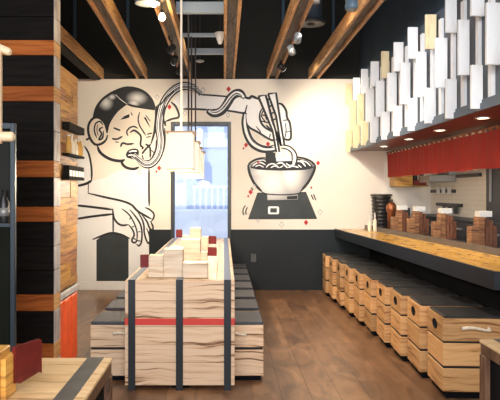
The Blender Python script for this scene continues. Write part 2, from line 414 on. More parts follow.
bott = [(4.58, 0.135, M_amber, 'amber sake bottle nearest the striped partition on the thin shelf'), (4.68, 0.145, M_ceramic, 'cream bottle on the thin shelf, tallest of the row'),
        (4.79, 0.12, M_ceramic, 'cream bottle on the thin shelf, right of the tallest'), (4.88, 0.115, M_amber, 'small amber bottle near the right end of the thin shelf'), (4.955, 0.13, M_amber, 'amber bottle at the right end of the thin shelf, by the mural')]
for (d, h, m, lab) in bott:
    r = 0.021
    bt = thing('bottle', lab, 'bottle', (-1.112, d, 1.575), group='bottles on the thin wall shelf')
    MB().lathe([(r*0.9, 0), (r, 0.004), (r, h*0.55), (r*0.45, h*0.72), (r*0.38, h*0.93)], (0, 0, 0), m, 14).build('body', bt)
    MB().cyl((0, 0, h*0.93), (0, 0, h), r*0.45, r*0.45, M_white, 10).build('cap', bt)
tr = thing('card_holder', 'long black holder with white cards along the lowest wall shelf', 'holder', (-1.112, 4.745, 1.405))
MB().box(-0.02, 0.022, -0.24, 0.24, 0, 0.085, M_blackwood, 0.003).build('tray', tr)
for k in range(5): MB().box(0.0225, 0.0245, -0.23+k*0.094, -0.155+k*0.094, 0.008, 0.05, M_white).build('card', tr)

# dark steel cabinet at the far left
cb = thing('steel_cabinet', 'dark steel-framed cabinet with a greenish black lower door at the left edge', 'cabinet', (-1.16, 3.55, 0))
def zc(y): return CH+(VY-y)*3.55/F
M_cabdoor = plain('greenish black cabinet panel', (0.010, 0.011, 0.008), 0.9, spec=0.1, noise=0.2, nscale=4)
M_steelpost = plain('blue steel post', (0.022, 0.034, 0.045), 0.35, 0.2)
for (x, y) in ((0, 0), (-0.62, 0)): MB().box(x-0.028, x, y, y+0.028, 0, zc(123), M_steelpost, 0.003).build('post', cb)
MB().box(-0.62, -0.03, 0.004, 0.09, 0.0, zc(227), M_cabdoor, 0.004).build('lower_door', cb)
MB().box(-0.62, -0.0285, 0.0, 0.09, zc(227)+0.0005, zc(227)+0.02, M_steelpost).build('shelf_board', cb)
MB().box(-0.62, -0.0285, 0.004, 0.09, zc(123)-0.03, zc(123), M_steelpost).build('top_board', cb)
MB().box(-0.62, -0.0285, 0.085, 0.095, zc(227)+0.02, zc(123)-0.03, M_black).build('back_panel', cb)
for k, (x, h) in enumerate([(-0.075, 0.19), (-0.15, 0.22), (-0.23, 0.20)]):
    bt = thing('dark_bottle', ['dark bottle on the steel cabinet shelf, nearest the post', 'tallest dark bottle on the steel cabinet shelf', 'dark bottle on the steel cabinet shelf, at the photo edge'][k], 'bottle', (-1.16+x, 3.594, zc(227)+0.0205), group='dark bottles in the steel cabinet')
    MB().lathe([(0.028, 0), (0.03, 0.005), (0.03, h*0.6), (0.012, h*0.8), (0.011, h)], (0, 0, 0), M_blackpot, 14).build('body', bt)
    MB().lathe([(0.0305, h*0.2), (0.0306, h*0.45)], (0, 0, 0), M_greysteel, 14).build('label_band', bt)

# pale timber frame lantern at the left edge
d = 2.5
lf = thing('frame_lantern', 'pale timber frame lantern with rounded peg ends at the far left edge', 'lantern', (-0.955, d, CH+(VY-140)*d/F))
H = 0.40; zf = CH+(VY-140)*d/F
for (x, y) in ((0, 0.2), (-0.24, 0.2), (0, -0.04), (-0.24, -0.04)):
    MB().box(x-0.016-(0.08 if y < 0 and x == 0 else 0), x+0.016-(0.08 if y < 0 and x == 0 else 0), y-0.016, y+0.016, 0.0, H, M_lpale, 0.005).build('upright', lf)
for yy in (0.2,):
    MB().tube([(-0.28, yy, 0.035), (0.062, yy, 0.03), (0.070, yy, 0.03)], [0.021, 0.021, 0.014], M_lpale, 12).build('lower_peg', lf)
    MB().tube([(-0.28, yy, H+0.13), (0.046, yy, H-0.012), (0.056, yy, H-0.017)], [0.017, 0.017, 0.011], M_lpale, 12).build('upper_peg', lf)
MB().box(-0.256, 0.0, -0.056, 0.216, H-0.03, H-0.012, M_lframe).cyl((-0.12, 0.1, H-0.02), (-0.12, 0.1, HC-zf), 0.004, 0.004, M_cord, 6).build('top_plate', lf)

# ------------------------------------------------------------------ tables
ZTB = 0.72
def band(x0, x1, y0, y1, z0, z1, m, name, parent): return MB().box(x0, x1, y0, y1, z0, z1, m, 0.0015).build(name, parent)
tb = thing('communal_table', 'long pale zebra-wood communal table with black straps and a red band', 'table', (-0.29, 4.2, 0))
TL = 3.85; hw = 0.36
# front and back end panels of stacked planks
for (ya, yb) in ((0.0, 0.05), (TL-0.05, TL)):
    pm = MB(); zs = [0.03, 0.18, 0.30, 0.415, 0.475, 0.585, ZTB]
    for a, b_ in zip(zs[:-1], zs[1:]): pm.box(-hw, hw, ya, yb, a+0.001, b_-0.001, M_pale, 0.002)
    pm.build('end_panel', tb)
tt = MB(); n = 6
for k in range(n):
    w = 2*hw/n; tt.box(-hw+k*w+0.0008, -hw+(k+1)*w-0.0008, 0.0505, TL-0.0505, ZTB-0.054, ZTB, M_paletop, 0.002)
tt.build('tabletop', tb)
MB().box(-hw-0.003, hw+0.003, -0.004, 0.002, 0.427, 0.470, M_red, 0.001).box(-hw-0.003, -hw+0.001, -0.004, 0.05, 0.427, 0.470, M_red).box(hw-0.001, hw+0.003, -0.004, 0.05, 0.427, 0.470, M_red).build('red_band', tb)
for cx in (131.5, 179.2, 227.2):
    X = (cx-179.5)/152.4; s = MB()
    s.box(X-0.023, X+0.023, -0.008, -0.001, 0.0, ZTB+0.004, M_strap, 0.001)
    s.build('front_strap', tb)
    band(X-0.024, X+0.024, 0.002, TL, ZTB-0.002, ZTB+0.004, M_skystrap, 'top_inlay', tb)  # blue tint stands for sky reflected in the black strap tops
for s in (-1, 1):
    MB().box(s*0.10-0.02, s*0.10+0.02, 0.05, TL-0.05, 0.56, ZTB-0.055, M_pale, 0.003).build('apron', tb)
MB().box(-0.06, 0.06, 0.05, TL-0.05, 0.0, 0.56, M_plinth).build('centre_spine', tb)

# foreground tables, left and right
def near_table(name, label, x0, x1, y0, y1, inner):
    t = thing(name, label, 'table', (x0, y0, 0)); W, D = x1-x0, y1-y0
    m = MB(); n = 5
    for k in range(n): m.box(0, W, k*D/n+0.0006, (k+1)*D/n-0.0006, ZTB-0.012, ZTB, M_neartop, 0.002)
    m.build('tabletop', t)
    MB().box(0.003, W-0.003, 0.003, D-0.003, ZTB-0.055, ZTB-0.0125, M_nearleg, 0.002).build('apron', t)
    a, b_ = inner
    MB().box(a, b_, -0.001, D+0.001, ZTB-0.011, ZTB+0.0015, M_strapgrey, 0.001).build('black_inlay', t)
    for (x, y) in ((0, 0), (W-0.055, 0), (0, D-0.055), (W-0.055, D-0.055)): MB().box(x, x+0.055, y, y+0.055, 0, ZTB-0.0555, M_nearleg, 0.003).build('leg', t)
    MB().box(0.055, W-0.055, D-0.05, D-0.02, 0.1, ZTB-0.056, M_plinth).box(W-0.05, W-0.02, 0.055, D-0.055, 0.1, ZTB-0.056, M_plinth).box(0.02, 0.05, 0.055, D-0.055, 0.1, ZTB-0.056, M_plinth).build('black_side_panel', t)
    return t
M_strapgrey = plain('worn charcoal inlay', (0.075, 0.078, 0.076), 0.4, noise=0.25, nscale=14)
near_table('dining_table', 'honey wood table with one charcoal inlay in the left foreground', -1.15, -0.39, 1.30, 2.24, (0.76-0.088, 0.76-0.030))
near_table('dining_table', 'dark-legged wood table with a charcoal inlay at the lower right corner', 1.005, 1.75, 1.55, 2.52, (0.055, 0.125))

# ------------------------------------------------------------------ stools
def handle_mb(y=-0.0, w=0.09):
    m = MB(); pts = []
    for i in range(11):
        t = i/10; pts.append((-w+2*w*t, y-0.022-0.006*math.sin(t*PI), 0.008*math.sin(t*PI*1.6)-0.004))
    m.tube(pts, [0.012-0.004*(i/10) for i in range(11)], M_handle, 8)
    for s in (-1, 1): m.cyl((s*w*0.85, y+0.001, 0), (s*w*0.85, y-0.024, 0.0), 0.007, 0.009, M_handle, 8)
    return m
def holed_tier(W, D, z0, z1, hy, hz, ry, rz, wall=0.016):
    """a wooden box whose -X face carries a real oval hand hole"""
    mb = MB(); bm = mb.bm; iw = mb.mi(M_stool); ib = mb.mi(M_gap)
    def q(*p):
        f = bm.faces.new([bm.verts.new(v) for v in p]); f.material_index = iw; return f
    q((0, 0, z0), (W, 0, z0), (W, 0, z1), (0, 0, z1)); q((W, D, z0), (0, D, z0), (0, D, z1), (W, D, z1))
    q((W, 0, z0), (W, D, z0), (W, D, z1), (W, 0, z1)); q((0, 0, z1), (W, 0, z1), (W, D, z1), (0, D, z1)); q((0, D, z0), (W, D, z0), (W, 0, z0), (0, 0, z0))
    n = 24
    ov = [(hy+ry*math.cos(2*PI*k/n), hz+rz*math.sin(2*PI*k/n)) for k in range(n)]
    t = bmesh.new()
    o = [t.verts.new((0, y, z)) for (y, z) in ((0, z0), (D, z0), (D, z1), (0, z1))]; ii = [t.verts.new((0, y, z)) for y, z in ov]
    es = [t.edges.new((o[k], o[(k+1) % 4])) for k in range(4)]+[t.edges.new((ii[k], ii[(k+1) % n])) for k in range(n)]
    bmesh.ops.triangle_fill(t, edges=es, use_beauty=True)
    mb._merge(t, M_stool)
    bm = mb.bm
    for k in range(n):
        (ya, za), (yb, zb_) = ov[k], ov[(k+1) % n]
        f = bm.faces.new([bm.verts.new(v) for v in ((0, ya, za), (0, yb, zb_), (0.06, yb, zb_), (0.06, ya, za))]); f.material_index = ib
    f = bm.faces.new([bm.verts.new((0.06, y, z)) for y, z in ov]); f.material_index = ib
    bmesh.ops.recalc_face_normals(bm, faces=bm.faces[:])
    return mb
def counter_stool():
    W, D = 0.44, 0.366
    t = thing('box_stool', 'x', 'stool', group='box stools along the counter')
    MB().box(0.025, W-0.02, 0.02, D-0.02, 0.0, 0.045, M_plinth).build('plinth', t)
    MB().box(0, W, 0, D, 0.045, 0.192, M_stool, 0.004).build('bottom_tier', t)
    MB().box(0, W, 0, D, 0.207, 0.350, M_stool, 0.004).build('middle_tier', t)
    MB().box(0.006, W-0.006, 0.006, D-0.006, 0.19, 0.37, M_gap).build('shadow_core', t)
    holed_tier(W, D, 0.364, 0.505, D*0.5, 0.438, 0.062, 0.034).build('top_tier', t)
    MB().box(0.012, W-0.012, 0.012, D-0.012, 0.5045, 0.520, M_pad, 0.005).build('seat_pad', t)
    h = handle_mb().build('handle', t); h.location = (0.20, 0.0, 0.45)
    return t
proto = counter_stool()
NS = 10
slab = ['nearest, pale handle in full view', 'second from the camera', 'third from the camera', 'fourth from the camera', 'fifth from the camera', 'sixth from the camera', 'seventh from the camera', 'eighth from the camera', 'ninth, one before the wall', 'farthest one, against the dark wainscot']
for k in range(NS):
    o = proto if k == 0 else copy_tree(proto)
    f = k/(NS-1); d = 4.02+0.436*k
    o.location = (1.374-0.0125*k, d, 0); o.rotation_euler = (0, 0, -0.055)
    o['label'] = 'orange wood box stool under the counter, ' + slab[k]
def table_stool():
    W, D = 0.42, 0.40
    t = thing('box_stool', 'x', 'stool', group='low box stools along the long table')
    MB().box(-W/2+0.02, W/2-0.02, 0.02, D-0.02, 0.0, 0.035, M_plinth).build('plinth', t)
    MB().box(-W/2, W/2, 0, D, 0.035, 0.215, M_pale, 0.004).build('bottom_tier', t)
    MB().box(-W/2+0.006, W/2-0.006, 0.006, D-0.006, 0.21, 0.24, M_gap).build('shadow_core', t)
    MB().box(-W/2, W/2, 0, D, 0.232, 0.385, M_pale, 0.004).build('top_tier', t)
    MB().box(-W/2+0.004, W/2-0.004, 0.002, D-0.002, 0.3855, 0.408, M_padgrey, 0.005).build('seat_pad', t)
    h = handle_mb(w=0.07).build('handle', t); h.location = (0.02, 0.0, 0.335)
    return t
pts = table_stool()
on7 = ['nearest the camera', 'second from the camera', 'third from the camera', 'fourth from the camera', 'fifth from the camera', 'sixth from the camera', 'farthest from the camera']
first = True
for side, X in (('left', -0.71), ('right', 0.062)):
    for k in range(7):
        o = pts if first else copy_tree(pts); first = False
        o.location = (X, 4.40+0.525*k, 0)
        o['label'] = 'pale box stool on the %s side of the long table, %s' % (side, on7[k])

# ------------------------------------------------------------------ counter on the right
NA, FB = (1.637, 3.88), (1.462, WALL-0.03)       # front edge, near and far
ct = thing('counter', 'long bar counter with amber plank top and dark steel edge', 'counter', (0, 0, 0))
ZK = 0.81; XBN, XBF = 2.17, 1.86
def prism(pts, z0, z1, m, mb):
    n = len(pts)
    t = bmesh.new(); a = [t.verts.new((x, y, z0)) for x, y in pts]; b_ = [t.verts.new((x, y, z1)) for x, y in pts]
    t.faces.new(a[::-1]); t.faces.new(b_)
    for k in range(n): t.faces.new((a[k], a[(k+1) % n], b_[(k+1) % n], b_[k]))
    mb._merge(t, m); return mb
mb = MB(); ns = 5
for k in range(ns):
    f0, f1 = k/ns, (k+1)/ns
    def xa(f, e): return e[0]+0.02+((XBN if e is NA else XBF)-e[0]-0.02)*f
    prism([(xa(f0, NA)+0.0008, NA[1]+0.02), (xa(f1, NA)-0.0008, NA[1]+0.02), (xa(f1, FB)-0.0008, FB[1]), (xa(f0, FB)+0.0008, FB[1])], ZK-0.06, ZK+0.001, M_counter, mb)
mb.build('plank_top', ct)
mb = MB()
prism([NA, (NA[0]+0.0195, NA[1]), (FB[0]+0.0195, FB[1]), FB], ZK-0.105, ZK+0.006, M_steel, mb)
prism([(NA[0]+0.0195, NA[1]), (2.45, NA[1]), (2.45, NA[1]+0.0195), (NA[0]+0.0195, NA[1]+0.0195)], ZK-0.105, ZK+0.006, M_steel, mb)
mb.build('steel_edge', ct)
prism([(XBN+0.001, NA[1]+0.02), (XBN+0.045, NA[1]+0.02), (XBF+0.04, FB[1]), (XBF+0.001, FB[1])], ZK-0.06, 0.862, M_ledge, MB()).build('raised_ledge', ct)
prism([(XBN+0.046, NA[1]+0.02), (XBN+0.24, NA[1]+0.02), (XBF+0.5, FB[1]), (XBF+0.041, FB[1])], ZK-0.06, 0.822, M_strap, MB()).build('service_shelf', ct)
MB().box(1.93, 2.40, NA[1]+0.1, FB[1], 0.0, ZK-0.061, M_plinth).build('base_panel', ct)

# wooden stands on the ledge
def stand():
    t = thing('condiment_stand', 'x', 'stand', group='wooden stands along the counter ledge')
    MB().box(-0.005, 0.06, -0.012, 0.10, 0, 0.145, M_stand, 0.003).build('low_block', t)
    MB().box(0.0605, 0.115, 0.0, 0.12, 0, 0.215, M_stand, 0.003).build('tall_block', t)
    m = MB()
    for k in range(3): m.box(0.116+k*0.036, 0.149+k*0.036, -0.008+0.004*k, 0.11, 0, (0.205, 0.19, 0.15)[k], M_standred, 0.002)
    m.build('dark_slats', t)
    m = MB()
    for k in range(6): m.box(0.070, 0.182, 0.005, 0.115, 0.2155+k*0.007, 0.2155+k*0.007+0.0066, M_white, 0.002)
    m.build('napkin_stack', t)
    return t
p = stand()
for k, (xp, lab) in enumerate([(471.7, 'nearest the camera'), (434.6, 'second from the camera'), (409.5, 'third from the camera'), (393, 'farthest, beside the copper jar')]):
    o = p if k == 0 else copy_tree(p)
    xs = (2.15, 2.125, 2.10, 2.05)[k]; d = xs*F/(xp-VX)
    o.scale = (1.0, 1, 1.21); o.location = (xs, d, 0.8225); o['label'] = 'walnut condiment stand with white napkins on the counter ledge, ' + lab
# stacked black bowls, jar, cream bottles at the far end
dd = 8.32; X = (379-VX)*dd/F
st = thing('bowl_stack', 'tall stack of black ribbed bowls at the far end of the counter', 'bowls', (2.045, dd, 0.8225))
prof = []
for k in range(9):
    z0 = k*0.042; z0 = k*0.047; prof += [(0.100+0.002*k, z0), (0.110+0.002*k, z0+0.022), (0.116+0.002*k, z0+0.040), (0.102+0.002*k, z0+0.045)]
MB().lathe(prof, (0, 0, 0), M_blackpot, 24).build('bowls', st)
MB().lathe([(0.14, 0.424), (0.142, 0.44), (0.13, 0.45)], (0, 0, 0), M_blackpot, 24).build('lid', st)
dj = 8.02; X = (389-VX)*dj/F
jr = thing('copper_jar', 'copper coloured round-bodied jar beside the stack of black bowls', 'jar', (X+0.03, dj, 0.8225))
MB().lathe([(0.04, 0), (0.048, 0.01), (0.048, 0.21), (0.066, 0.25), (0.066, 0.30), (0.03, 0.35)], (0, 0, 0), M_copper, 20).build('body', jr)
MB().lathe([(0.02, 0.35), (0.022, 0.37), (0.008, 0.39)], (0, 0, 0), M_blackpot, 12).build('lid', jr)
for k, (xp, h) in enumerate([(369.6, 0.20), (374.9, 0.235)]):
    db = 7.9; X = (xp-VX)*db/F
    # these stand on the plank top just in front of the ledge
    bt = thing('squeeze_bottle', ['shorter cream squeeze bottle by the black bowls', 'taller cream squeeze bottle by the black bowls'][k], 'bottle', (X, db, 0.812))
    MB().lathe([(0.022, 0), (0.024, 0.006), (0.022, h*0.55), (0.010, h*0.68)], (0, 0, 0), M_ceramic, 14).build('body', bt)
    MB().lathe([(0.010, h*0.68), (0.009, h*0.78), (0.004, h)], (0, 0, 0), M_white, 10).build('nozzle', bt)

# bulkhead with staggered boards
struct(MB().box(1.72, 2.18, 2.6, WALL, 1.87, 2.75, M_fascia).build('trim_2'))
struct(MB().box(1.68, 2.22, 2.6, WALL, 1.845, 1.869, M_soffit).build('trim_3'))
struct(MB().box(1.66, 1.679, 2.6, WALL, 1.83, 1.875, M_fascia).build('trim_4'))
struct(MB().box(1.80, XR, 2.6, WALL, 2.75, HC, M_blueblack).build('wall_right_upper'))
scr = thing('board_screen', 'staggered screen of white and raw vertical boards above the counter', 'screen', (1.66, 0, 0))
MB().box(0.012, 0.059, 2.7, 8.45, 1.8695, 1.90, M_fascia, 0.002).build('base_rail', scr)
for k in range(12):
    d1 = 8.41-0.474*k; rr = random.Random(k+50)
    for tier, (z0, z1) in enumerate([(2.45, 2.725), (2.09, 2.47), (1.835, 2.12)]):
        dc = d1 if tier != 1 else d1-0.24
        yel = (k == 0 or (tier == 0 and k in (4, 7)) or (tier == 1 and k in (0, 1)) or (tier == 2 and k in (1, 2)))
        j = rr.uniform(-0.012, 0.012); wd = rr.uniform(0.078, 0.092)
        b = MB().box(0, wd, 0, 0.024, z0+j, z1+j, M_boardyel if yel else M_board, 0.002).build('board', scr)
        b.location = (-0.056, dc, 0); b.rotation_euler = (0, 0, rr.uniform(-0.02, 0.16))
    for (ya, yb) in ((d1-0.09, d1-0.03), (d1-0.35, d1-0.30)):
        MB().box(0.036, 0.0602, ya, yb, 1.9005, 2.66, M_board, 0.002).build('backing_strip', scr)

# downlights
for k, xp in enumerate([384, 409, 440, 483]):
    X = 1.90; d = X*F/(xp-VX)
    z = 1.845
    t = thing('downlight', 'round recessed downlight in the red-brown soffit, ' + ['farthest from the camera', 'second farthest', 'third along', 'nearest the camera'][k], 'light', (X, d, z), group='downlights in the soffit')
    MB().lathe([(0.040, 0), (0.040, -0.006), (0.055, -0.006), (0.055, 0)], (0, 0, 0), M_white, 20).build('ring', t)
    MB().lathe([(0.039, -0.001), (0.039, -0.004)], (0, 0, 0), M_lens, 20).build('lens', t)
    l = bpy.data.lights.new('downlight_lamp', 'SPOT'); l.energy = (4, 9, 14, 14)[k]; l.color = (1, 0.74, 0.45); l.spot_size = 1.5; l.spot_blend = 0.6; l.shadow_soft_size = 0.04
    lo = bpy.data.objects.new('downlight_lamp', l); C.objects.link(lo); lo.location = (0, 0, -0.012); lo.parent = t

# red curtain under the soffit
nr = thing('noren_curtain', 'red pleated half curtain hanging on rings under the soffit', 'curtain', (2.15, 0, 0))
t = bmesh.new(); n = 260; ya, yb = 3.2, 8.42; cols_ = []
for i in range(n+1):
    y = ya+(yb-ya)*i/n; row = []
    for j in range(5):
        f = j/4
        row.append(t.verts.new((0.012*math.sin(y*42)*(0.35+0.65*f)+0.006*math.sin(y*17), y, 1.795-f*(0.305+0.004*math.sin(y*9)))))
    cols_.append(row)
for i in range(n):
    for j in range(4):
        fc = t.faces.new((cols_[i][j], cols_[i+1][j], cols_[i+1][j+1], cols_[i][j+1])); fc.smooth = True
m = MB(); m._merge(t, M_noren); m.build('cloth', nr)
MB().cyl((0, 3.1, 1.82), (0, 8.46, 1.82), 0.008, 0.008, M_copper, 8).build('rod', nr)
for k in range(36): 
    y = 3.25+k*0.147
    MB().lathe([(0.012, -0.004), (0.016, -0.004), (0.016, 0.004), (0.012, 0.004)], (0, 0, 0), M_copper, 10).build('ring', nr)
    o = C.objects[-1]; o.rotation_euler = (PI/2, 0, 0); o.location = (0, y, 1.808)
# kitchen behind the counter
hd = thing('extractor_hood', 'grey steel shelf hood behind the red curtain', 'hood', (2.43, 7.56, 0))
MB().box(0, 0.315, 0.0, 0.40, 1.42, 1.50, M_greysteel, 0.006).build('canopy', hd)
MB().box(0.22, 0.315, 0.0, 0.40, 1.501, 1.62, M_greysteel, 0.006).build('back_plate', hd)
sh = thing('shelf_box', 'small wooden wall box hanging on the cream back wall behind the curtain', 'shelf', (2.2, 8.2, 1.37))
MB().box(0, 0.22, 0, 0.295, 0, 0.16, M_honeybox, 0.004).build('box_body', sh)
MB().box(0.221, 0.42, 0, 0.295, 0, 0.018, M_honeybox, 0.003).build('side_shelf', sh)
rbx = tag(MB().box(2.43, 2.60, 8.21, 8.40, 1.389, 1.45, M_redtag2, 0.006).build('red_box'), 'small red box on the wooden side shelf behind the curtain', 'box')
for k in range(2):
    tag(MB().lathe([(0.028, 0), (0.03, 0.01), (0.03, 0.07), (0.02, 0.09)], (2.475+k*0.085, 8.30, 1.4505), M_blackpot, 12).build('black_tin'), ['black tin on the red box, left one', 'black tin on the red box, right one'][k], 'tin')
for k, (xa_, xb_, z) in enumerate([(458, 482, 1.485), (432.5, 456, 1.31), (438, 463, 1.145)]):
    Y1, Y0_ = 2.75*F/(xa_-VX), 2.75*F/(xb_-VX)
    t = thing('order_rail', 'black order rail on the cream tile wall, ' + ['upper right one', 'middle one', 'lowest one'][k], 'rail', (2.75, Y0_, z))
    MB().box(-0.03, 0, 0, Y1-Y0_, -0.02, 0.02, M_blackpot, 0.004).build('rail_bar', t)
    if k: 
        for q in range(3): MB().box(-0.034, -0.031, 0.08+q*0.2, 0.2+q*0.2, -0.01-(0.09 if k == 2 else 0.02), 0.05 if k==1 else 0.0, M_white if k==1 else M_blackpot).build('ticket', t)
struct(MB().box(2.12, 2.47, WALL-0.012, WALL, 0.83, 1.09, M_kitchen, 0.003).build('trim_5'))
kc = thing('kitchen_cabinet', 'dark grey kitchen unit against the tile wall behind the counter', 'cabinet', (2.48, 5.6, 0))
MB().box(0, 0.265, 0, 2.85, 0, 0.99, M_kitchen, 0.004).build('body', kc)
MB().box(-0.012, 0.265, 0, 2.85, 0.991, 1.015, M_kitchen, 0.004).build('worktop', kc)
for k in range(3): MB().box(-0.03, -0.001, 0.15+k*0.9, 0.85+k*0.9, 0.90, 0.92, M_greysteel, 0.004).build('pull_bar', kc)
fr = thing('tall_fridge', 'tall black kitchen cabinet at the right end of the tile wall', 'cabinet', (2.66, 5.2, 0))
MB().box(0, 0.085, 0, 1.30, 1.016, 2.1, M_kitchen, 0.004).build('door_panel', fr)
MB().box(-0.02, 0, 1.15, 1.18, 1.2, 1.8, M_greysteel, 0.004).build('handle', fr)

# ------------------------------------------------------------------ caddies on the long table
def caddy(X, d, label, blocks, tags, rz=0.0):
    t = thing('condiment_caddy', label, 'caddy', (X, d, ZTB+0.005), rz)
    for (nm, x0, x1, y0, y1, z0, z1) in blocks: MB().box(x0, x1, y0, y1, z0, z1, M_caddy, 0.003).build(nm, t)
    for (x0, x1, y, z0, z1, rot) in tags:
        o = MB().box(-0.5*(x1-x0), 0.5*(x1-x0), -0.006, 0.006, z0, z1, M_redtag2, 0.002).build('red_menu_tile', t)
        o.location = ((x0+x1)/2, y, 0); o.rotation_euler = (0, 0, rot)
    return t
caddy(-0.344, 4.30, 'stepped blond condiment caddy at the front of the long table, red tile on its left',
      [('main_block', -0.063, 0.066, 0.0, 0.14, 0, 0.19), ('low_left_block', -0.165, -0.064, 0.0, 0.12, 0, 0.075), ('upper_left_block', -0.165, -0.064, 0.02, 0.12, 0.0755, 0.147), ('right_block', 0.067, 0.235, -0.02, 0.12, 0, 0.10)],
      [(-0.225, -0.166, 0.05, 0.062, 0.150, 0.35)])
caddy(-0.262, 5.05, 'middle blond condiment caddy on the long table, partly behind the front one',
      [('main_block', -0.075, 0.075, 0.0, 0.14, 0, 0.20), ('low_left_block', -0.16, -0.076, 0.0, 0.12, 0, 0.14), ('right_block', 0.076, 0.13, -0.0, 0.12, 0, 0.10)],
      [(0.131, 0.205, 0.06, 0.065, 0.135, -0.3)])
caddy(-0.28, 6.35, 'farthest blond condiment caddy, the one with red tiles on both sides',
      [('main_block', -0.06, 0.05, 0.0, 0.14, 0, 0.215), ('left_block', -0.135, -0.061, 0.0, 0.12, 0, 0.14), ('right_block', 0.051, 0.125, -0.0, 0.12, 0, 0.13)],
      [(-0.20, -0.136, 0.05, 0.12, 0.20, 0.3), (0.126, 0.205, 0.06, 0.055, 0.135, -0.3)])
# box with a dark red tile in the left foreground
nb = thing('condiment_box', 'honey timber box with a notched dark red tile on the left foreground table', 'box', (-0.62, 1.80, ZTB+0.0015))
MB().box(-0.26, 0.0, -0.12, 0.06, 0, 0.135, M_honeybox, 0.003).build('main_block', nb)
MB().box(0.0005, 0.016, -0.03, 0.06, 0, 0.115, M_honeybox, 0.002).build('side_slat', nb)
t = bmesh.new()
L2 = 0.118
pr = [(0, 0.03), (0.012, 0.03), (0.02, 0.024), (L2-0.01, 0.036), (L2, 0.03), (L2, 0.128), (L2-0.008, 0.134), (0.0, 0.134)]
va = [t.verts.new((x, -0.006, z)) for x, z in pr]; vb = [t.verts.new((x, 0.006, z)) for x, z in pr]
t.faces.new(va); t.faces.new(vb[::-1])
for k in range(len(pr)): t.faces.new((va[k], vb[k], vb[(k+1) % len(pr)], va[(k+1) % len(pr)]))
bmesh.ops.recalc_face_normals(t, faces=t.faces[:])
m = MB(); m._merge(t, M_redtag); o = m.build('red_tile', nb); o.location = (0.017, 0.035, 0); o.rotation_euler = (0, 0, 1.18)

# ------------------------------------------------------------------ lanterns and ceiling fixtures
ln = thing('pendant_lantern', 'x', 'lantern', group='square paper lanterns over the long table')
w = 0.095; HL = 0.275
body = bmesh.new()
m = MB()
for s in (-1, 1):
    m.box(s*w-0.002, s*w+0.002, -w, w, 0, HL, M_paper); m.box(-w, w, s*w-0.002, s*w+0.002, 0, HL, M_paper)
m.build('paper_shade', ln)
m = MB(); m2 = MB()
for sx in (-1, 1):
    m.box(sx*w-0.006, sx*w+0.006, -w-0.03, w+0.03, HL-0.012, HL, M_lframe, 0.002)
    m.box(-w-0.02, w+0.02, sx*w-0.006, sx*w+0.006, HL, HL+0.012, M_lframe, 0.002)
    m2.box(sx*w-0.004, sx*w+0.004, -w-0.003, w+0.003, -0.006, 0.004, M_lframe); m2.box(-w-0.003, w+0.003, sx*w-0.004, sx*w+0.004, -0.006, 0.004, M_lframe)
m.build('top_frame', ln); m2.build('bottom_frame', ln)
MB().lathe([(0.01, 0.16), (0.03, 0.13), (0.034, 0.10), (0.02, 0.07), (0.006, 0.062)], (0, 0, 0), M_bulb, 14).build('bulb', ln)
MB().box(-w, w, -0.008, 0.008, HL-0.010, HL, M_lframe).cyl((0, 0, 0.16), (0, 0, HL), 0.012, 0.012, M_cord, 8).build('socket_bar', ln)
zl = 1.47
MB().cyl((0, 0, HL), (0, 0, HC-zl), 0.0035, 0.0035, M_cord, 6).build('cord', ln)
for k, (xc, d) in enumerate([(181.3, 4.88), (188.5, 5.83), (191.5, 6.55), (195.5, 7.25)]):
    o = ln if k == 0 else copy_tree(ln)
    o.location = ((xc-VX)*d/F, d, zl); o['label'] = 'glowing white square paper lantern over the long table, ' + ['nearest, on a pale cord', 'second from the camera', 'third from the camera', 'farthest from the camera'][k]
    if k == 0:
        for ch in o.children:
            if ch.name.startswith('cord'): ch.scale = (2.6, 2.6, 1); cord0 = ch
cord0.data = cord0.data.copy(); cord0.data.materials.clear(); cord0.data.materials.append(M_rope); cord0['label'] = 'pale thick cord'
for k, (xc, d) in enumerate([(181.3, 4.88), (188.5, 5.83), (191.5, 6.55), (195.5, 7.25)]):
    l = bpy.data.lights.new('lantern_lamp', 'POINT'); l.energy = 16; l.color = (1, 0.84, 0.62); l.shadow_soft_size = 0.05
    lo = bpy.data.objects.new('lantern_lamp', l); C.objects.link(lo); lo.location = ((xc-VX)*d/F, d, zl-0.03)

# hanging glow bulbs, top left
for k, (x, y, d, lab) in enumerate([(153.5, 2, 4.3, 'glowing bulb inside a thin metal ring at the top of the photo'), (162, 17, 5.2, 'bare glowing bulb hanging under the black ceiling')]):
    X, Y, Z = px(x, y, d)
    t = thing('pendant_bulb', lab, 'light', (X, Y, Z))
    MB().lathe([(0.008, -0.03), (0.026, -0.016), (0.028, 0.004), (0.014, 0.03)], (0, 0, 0), M_bulb, 16).build('bulb', t)
    MB().cyl((0, 0, 0.03), (0, 0, 0.06), 0.013, 0.013, M_headblk, 10).cyl((0, 0, 0.06), (0, 0, HC-Z), 0.003, 0.003, M_cord, 6).build('cord', t)
    if k == 0: MB().lathe([(0.078, -0.012), (0.086, -0.012), (0.086, 0.012), (0.078, 0.012)], (-0.04, 0, 0.0), M_headgrey, 28).cyl((-0.12,0,0),(0.04,0,0),0.003,0.003,M_headgrey,6).cyl((0,0,0),(0,0,0.035),0.006,0.006,M_headgrey,6).build('ring', t)
    l = bpy.data.lights.new('bulb_lamp', 'POINT'); l.energy = 6; l.color = (1, 0.75, 0.4); l.shadow_soft_size = 0.03
    lo = bpy.data.objects.new('bulb_lamp', l); C.objects.link(lo); lo.location = (0, -0.01, -0.05); lo.parent = t
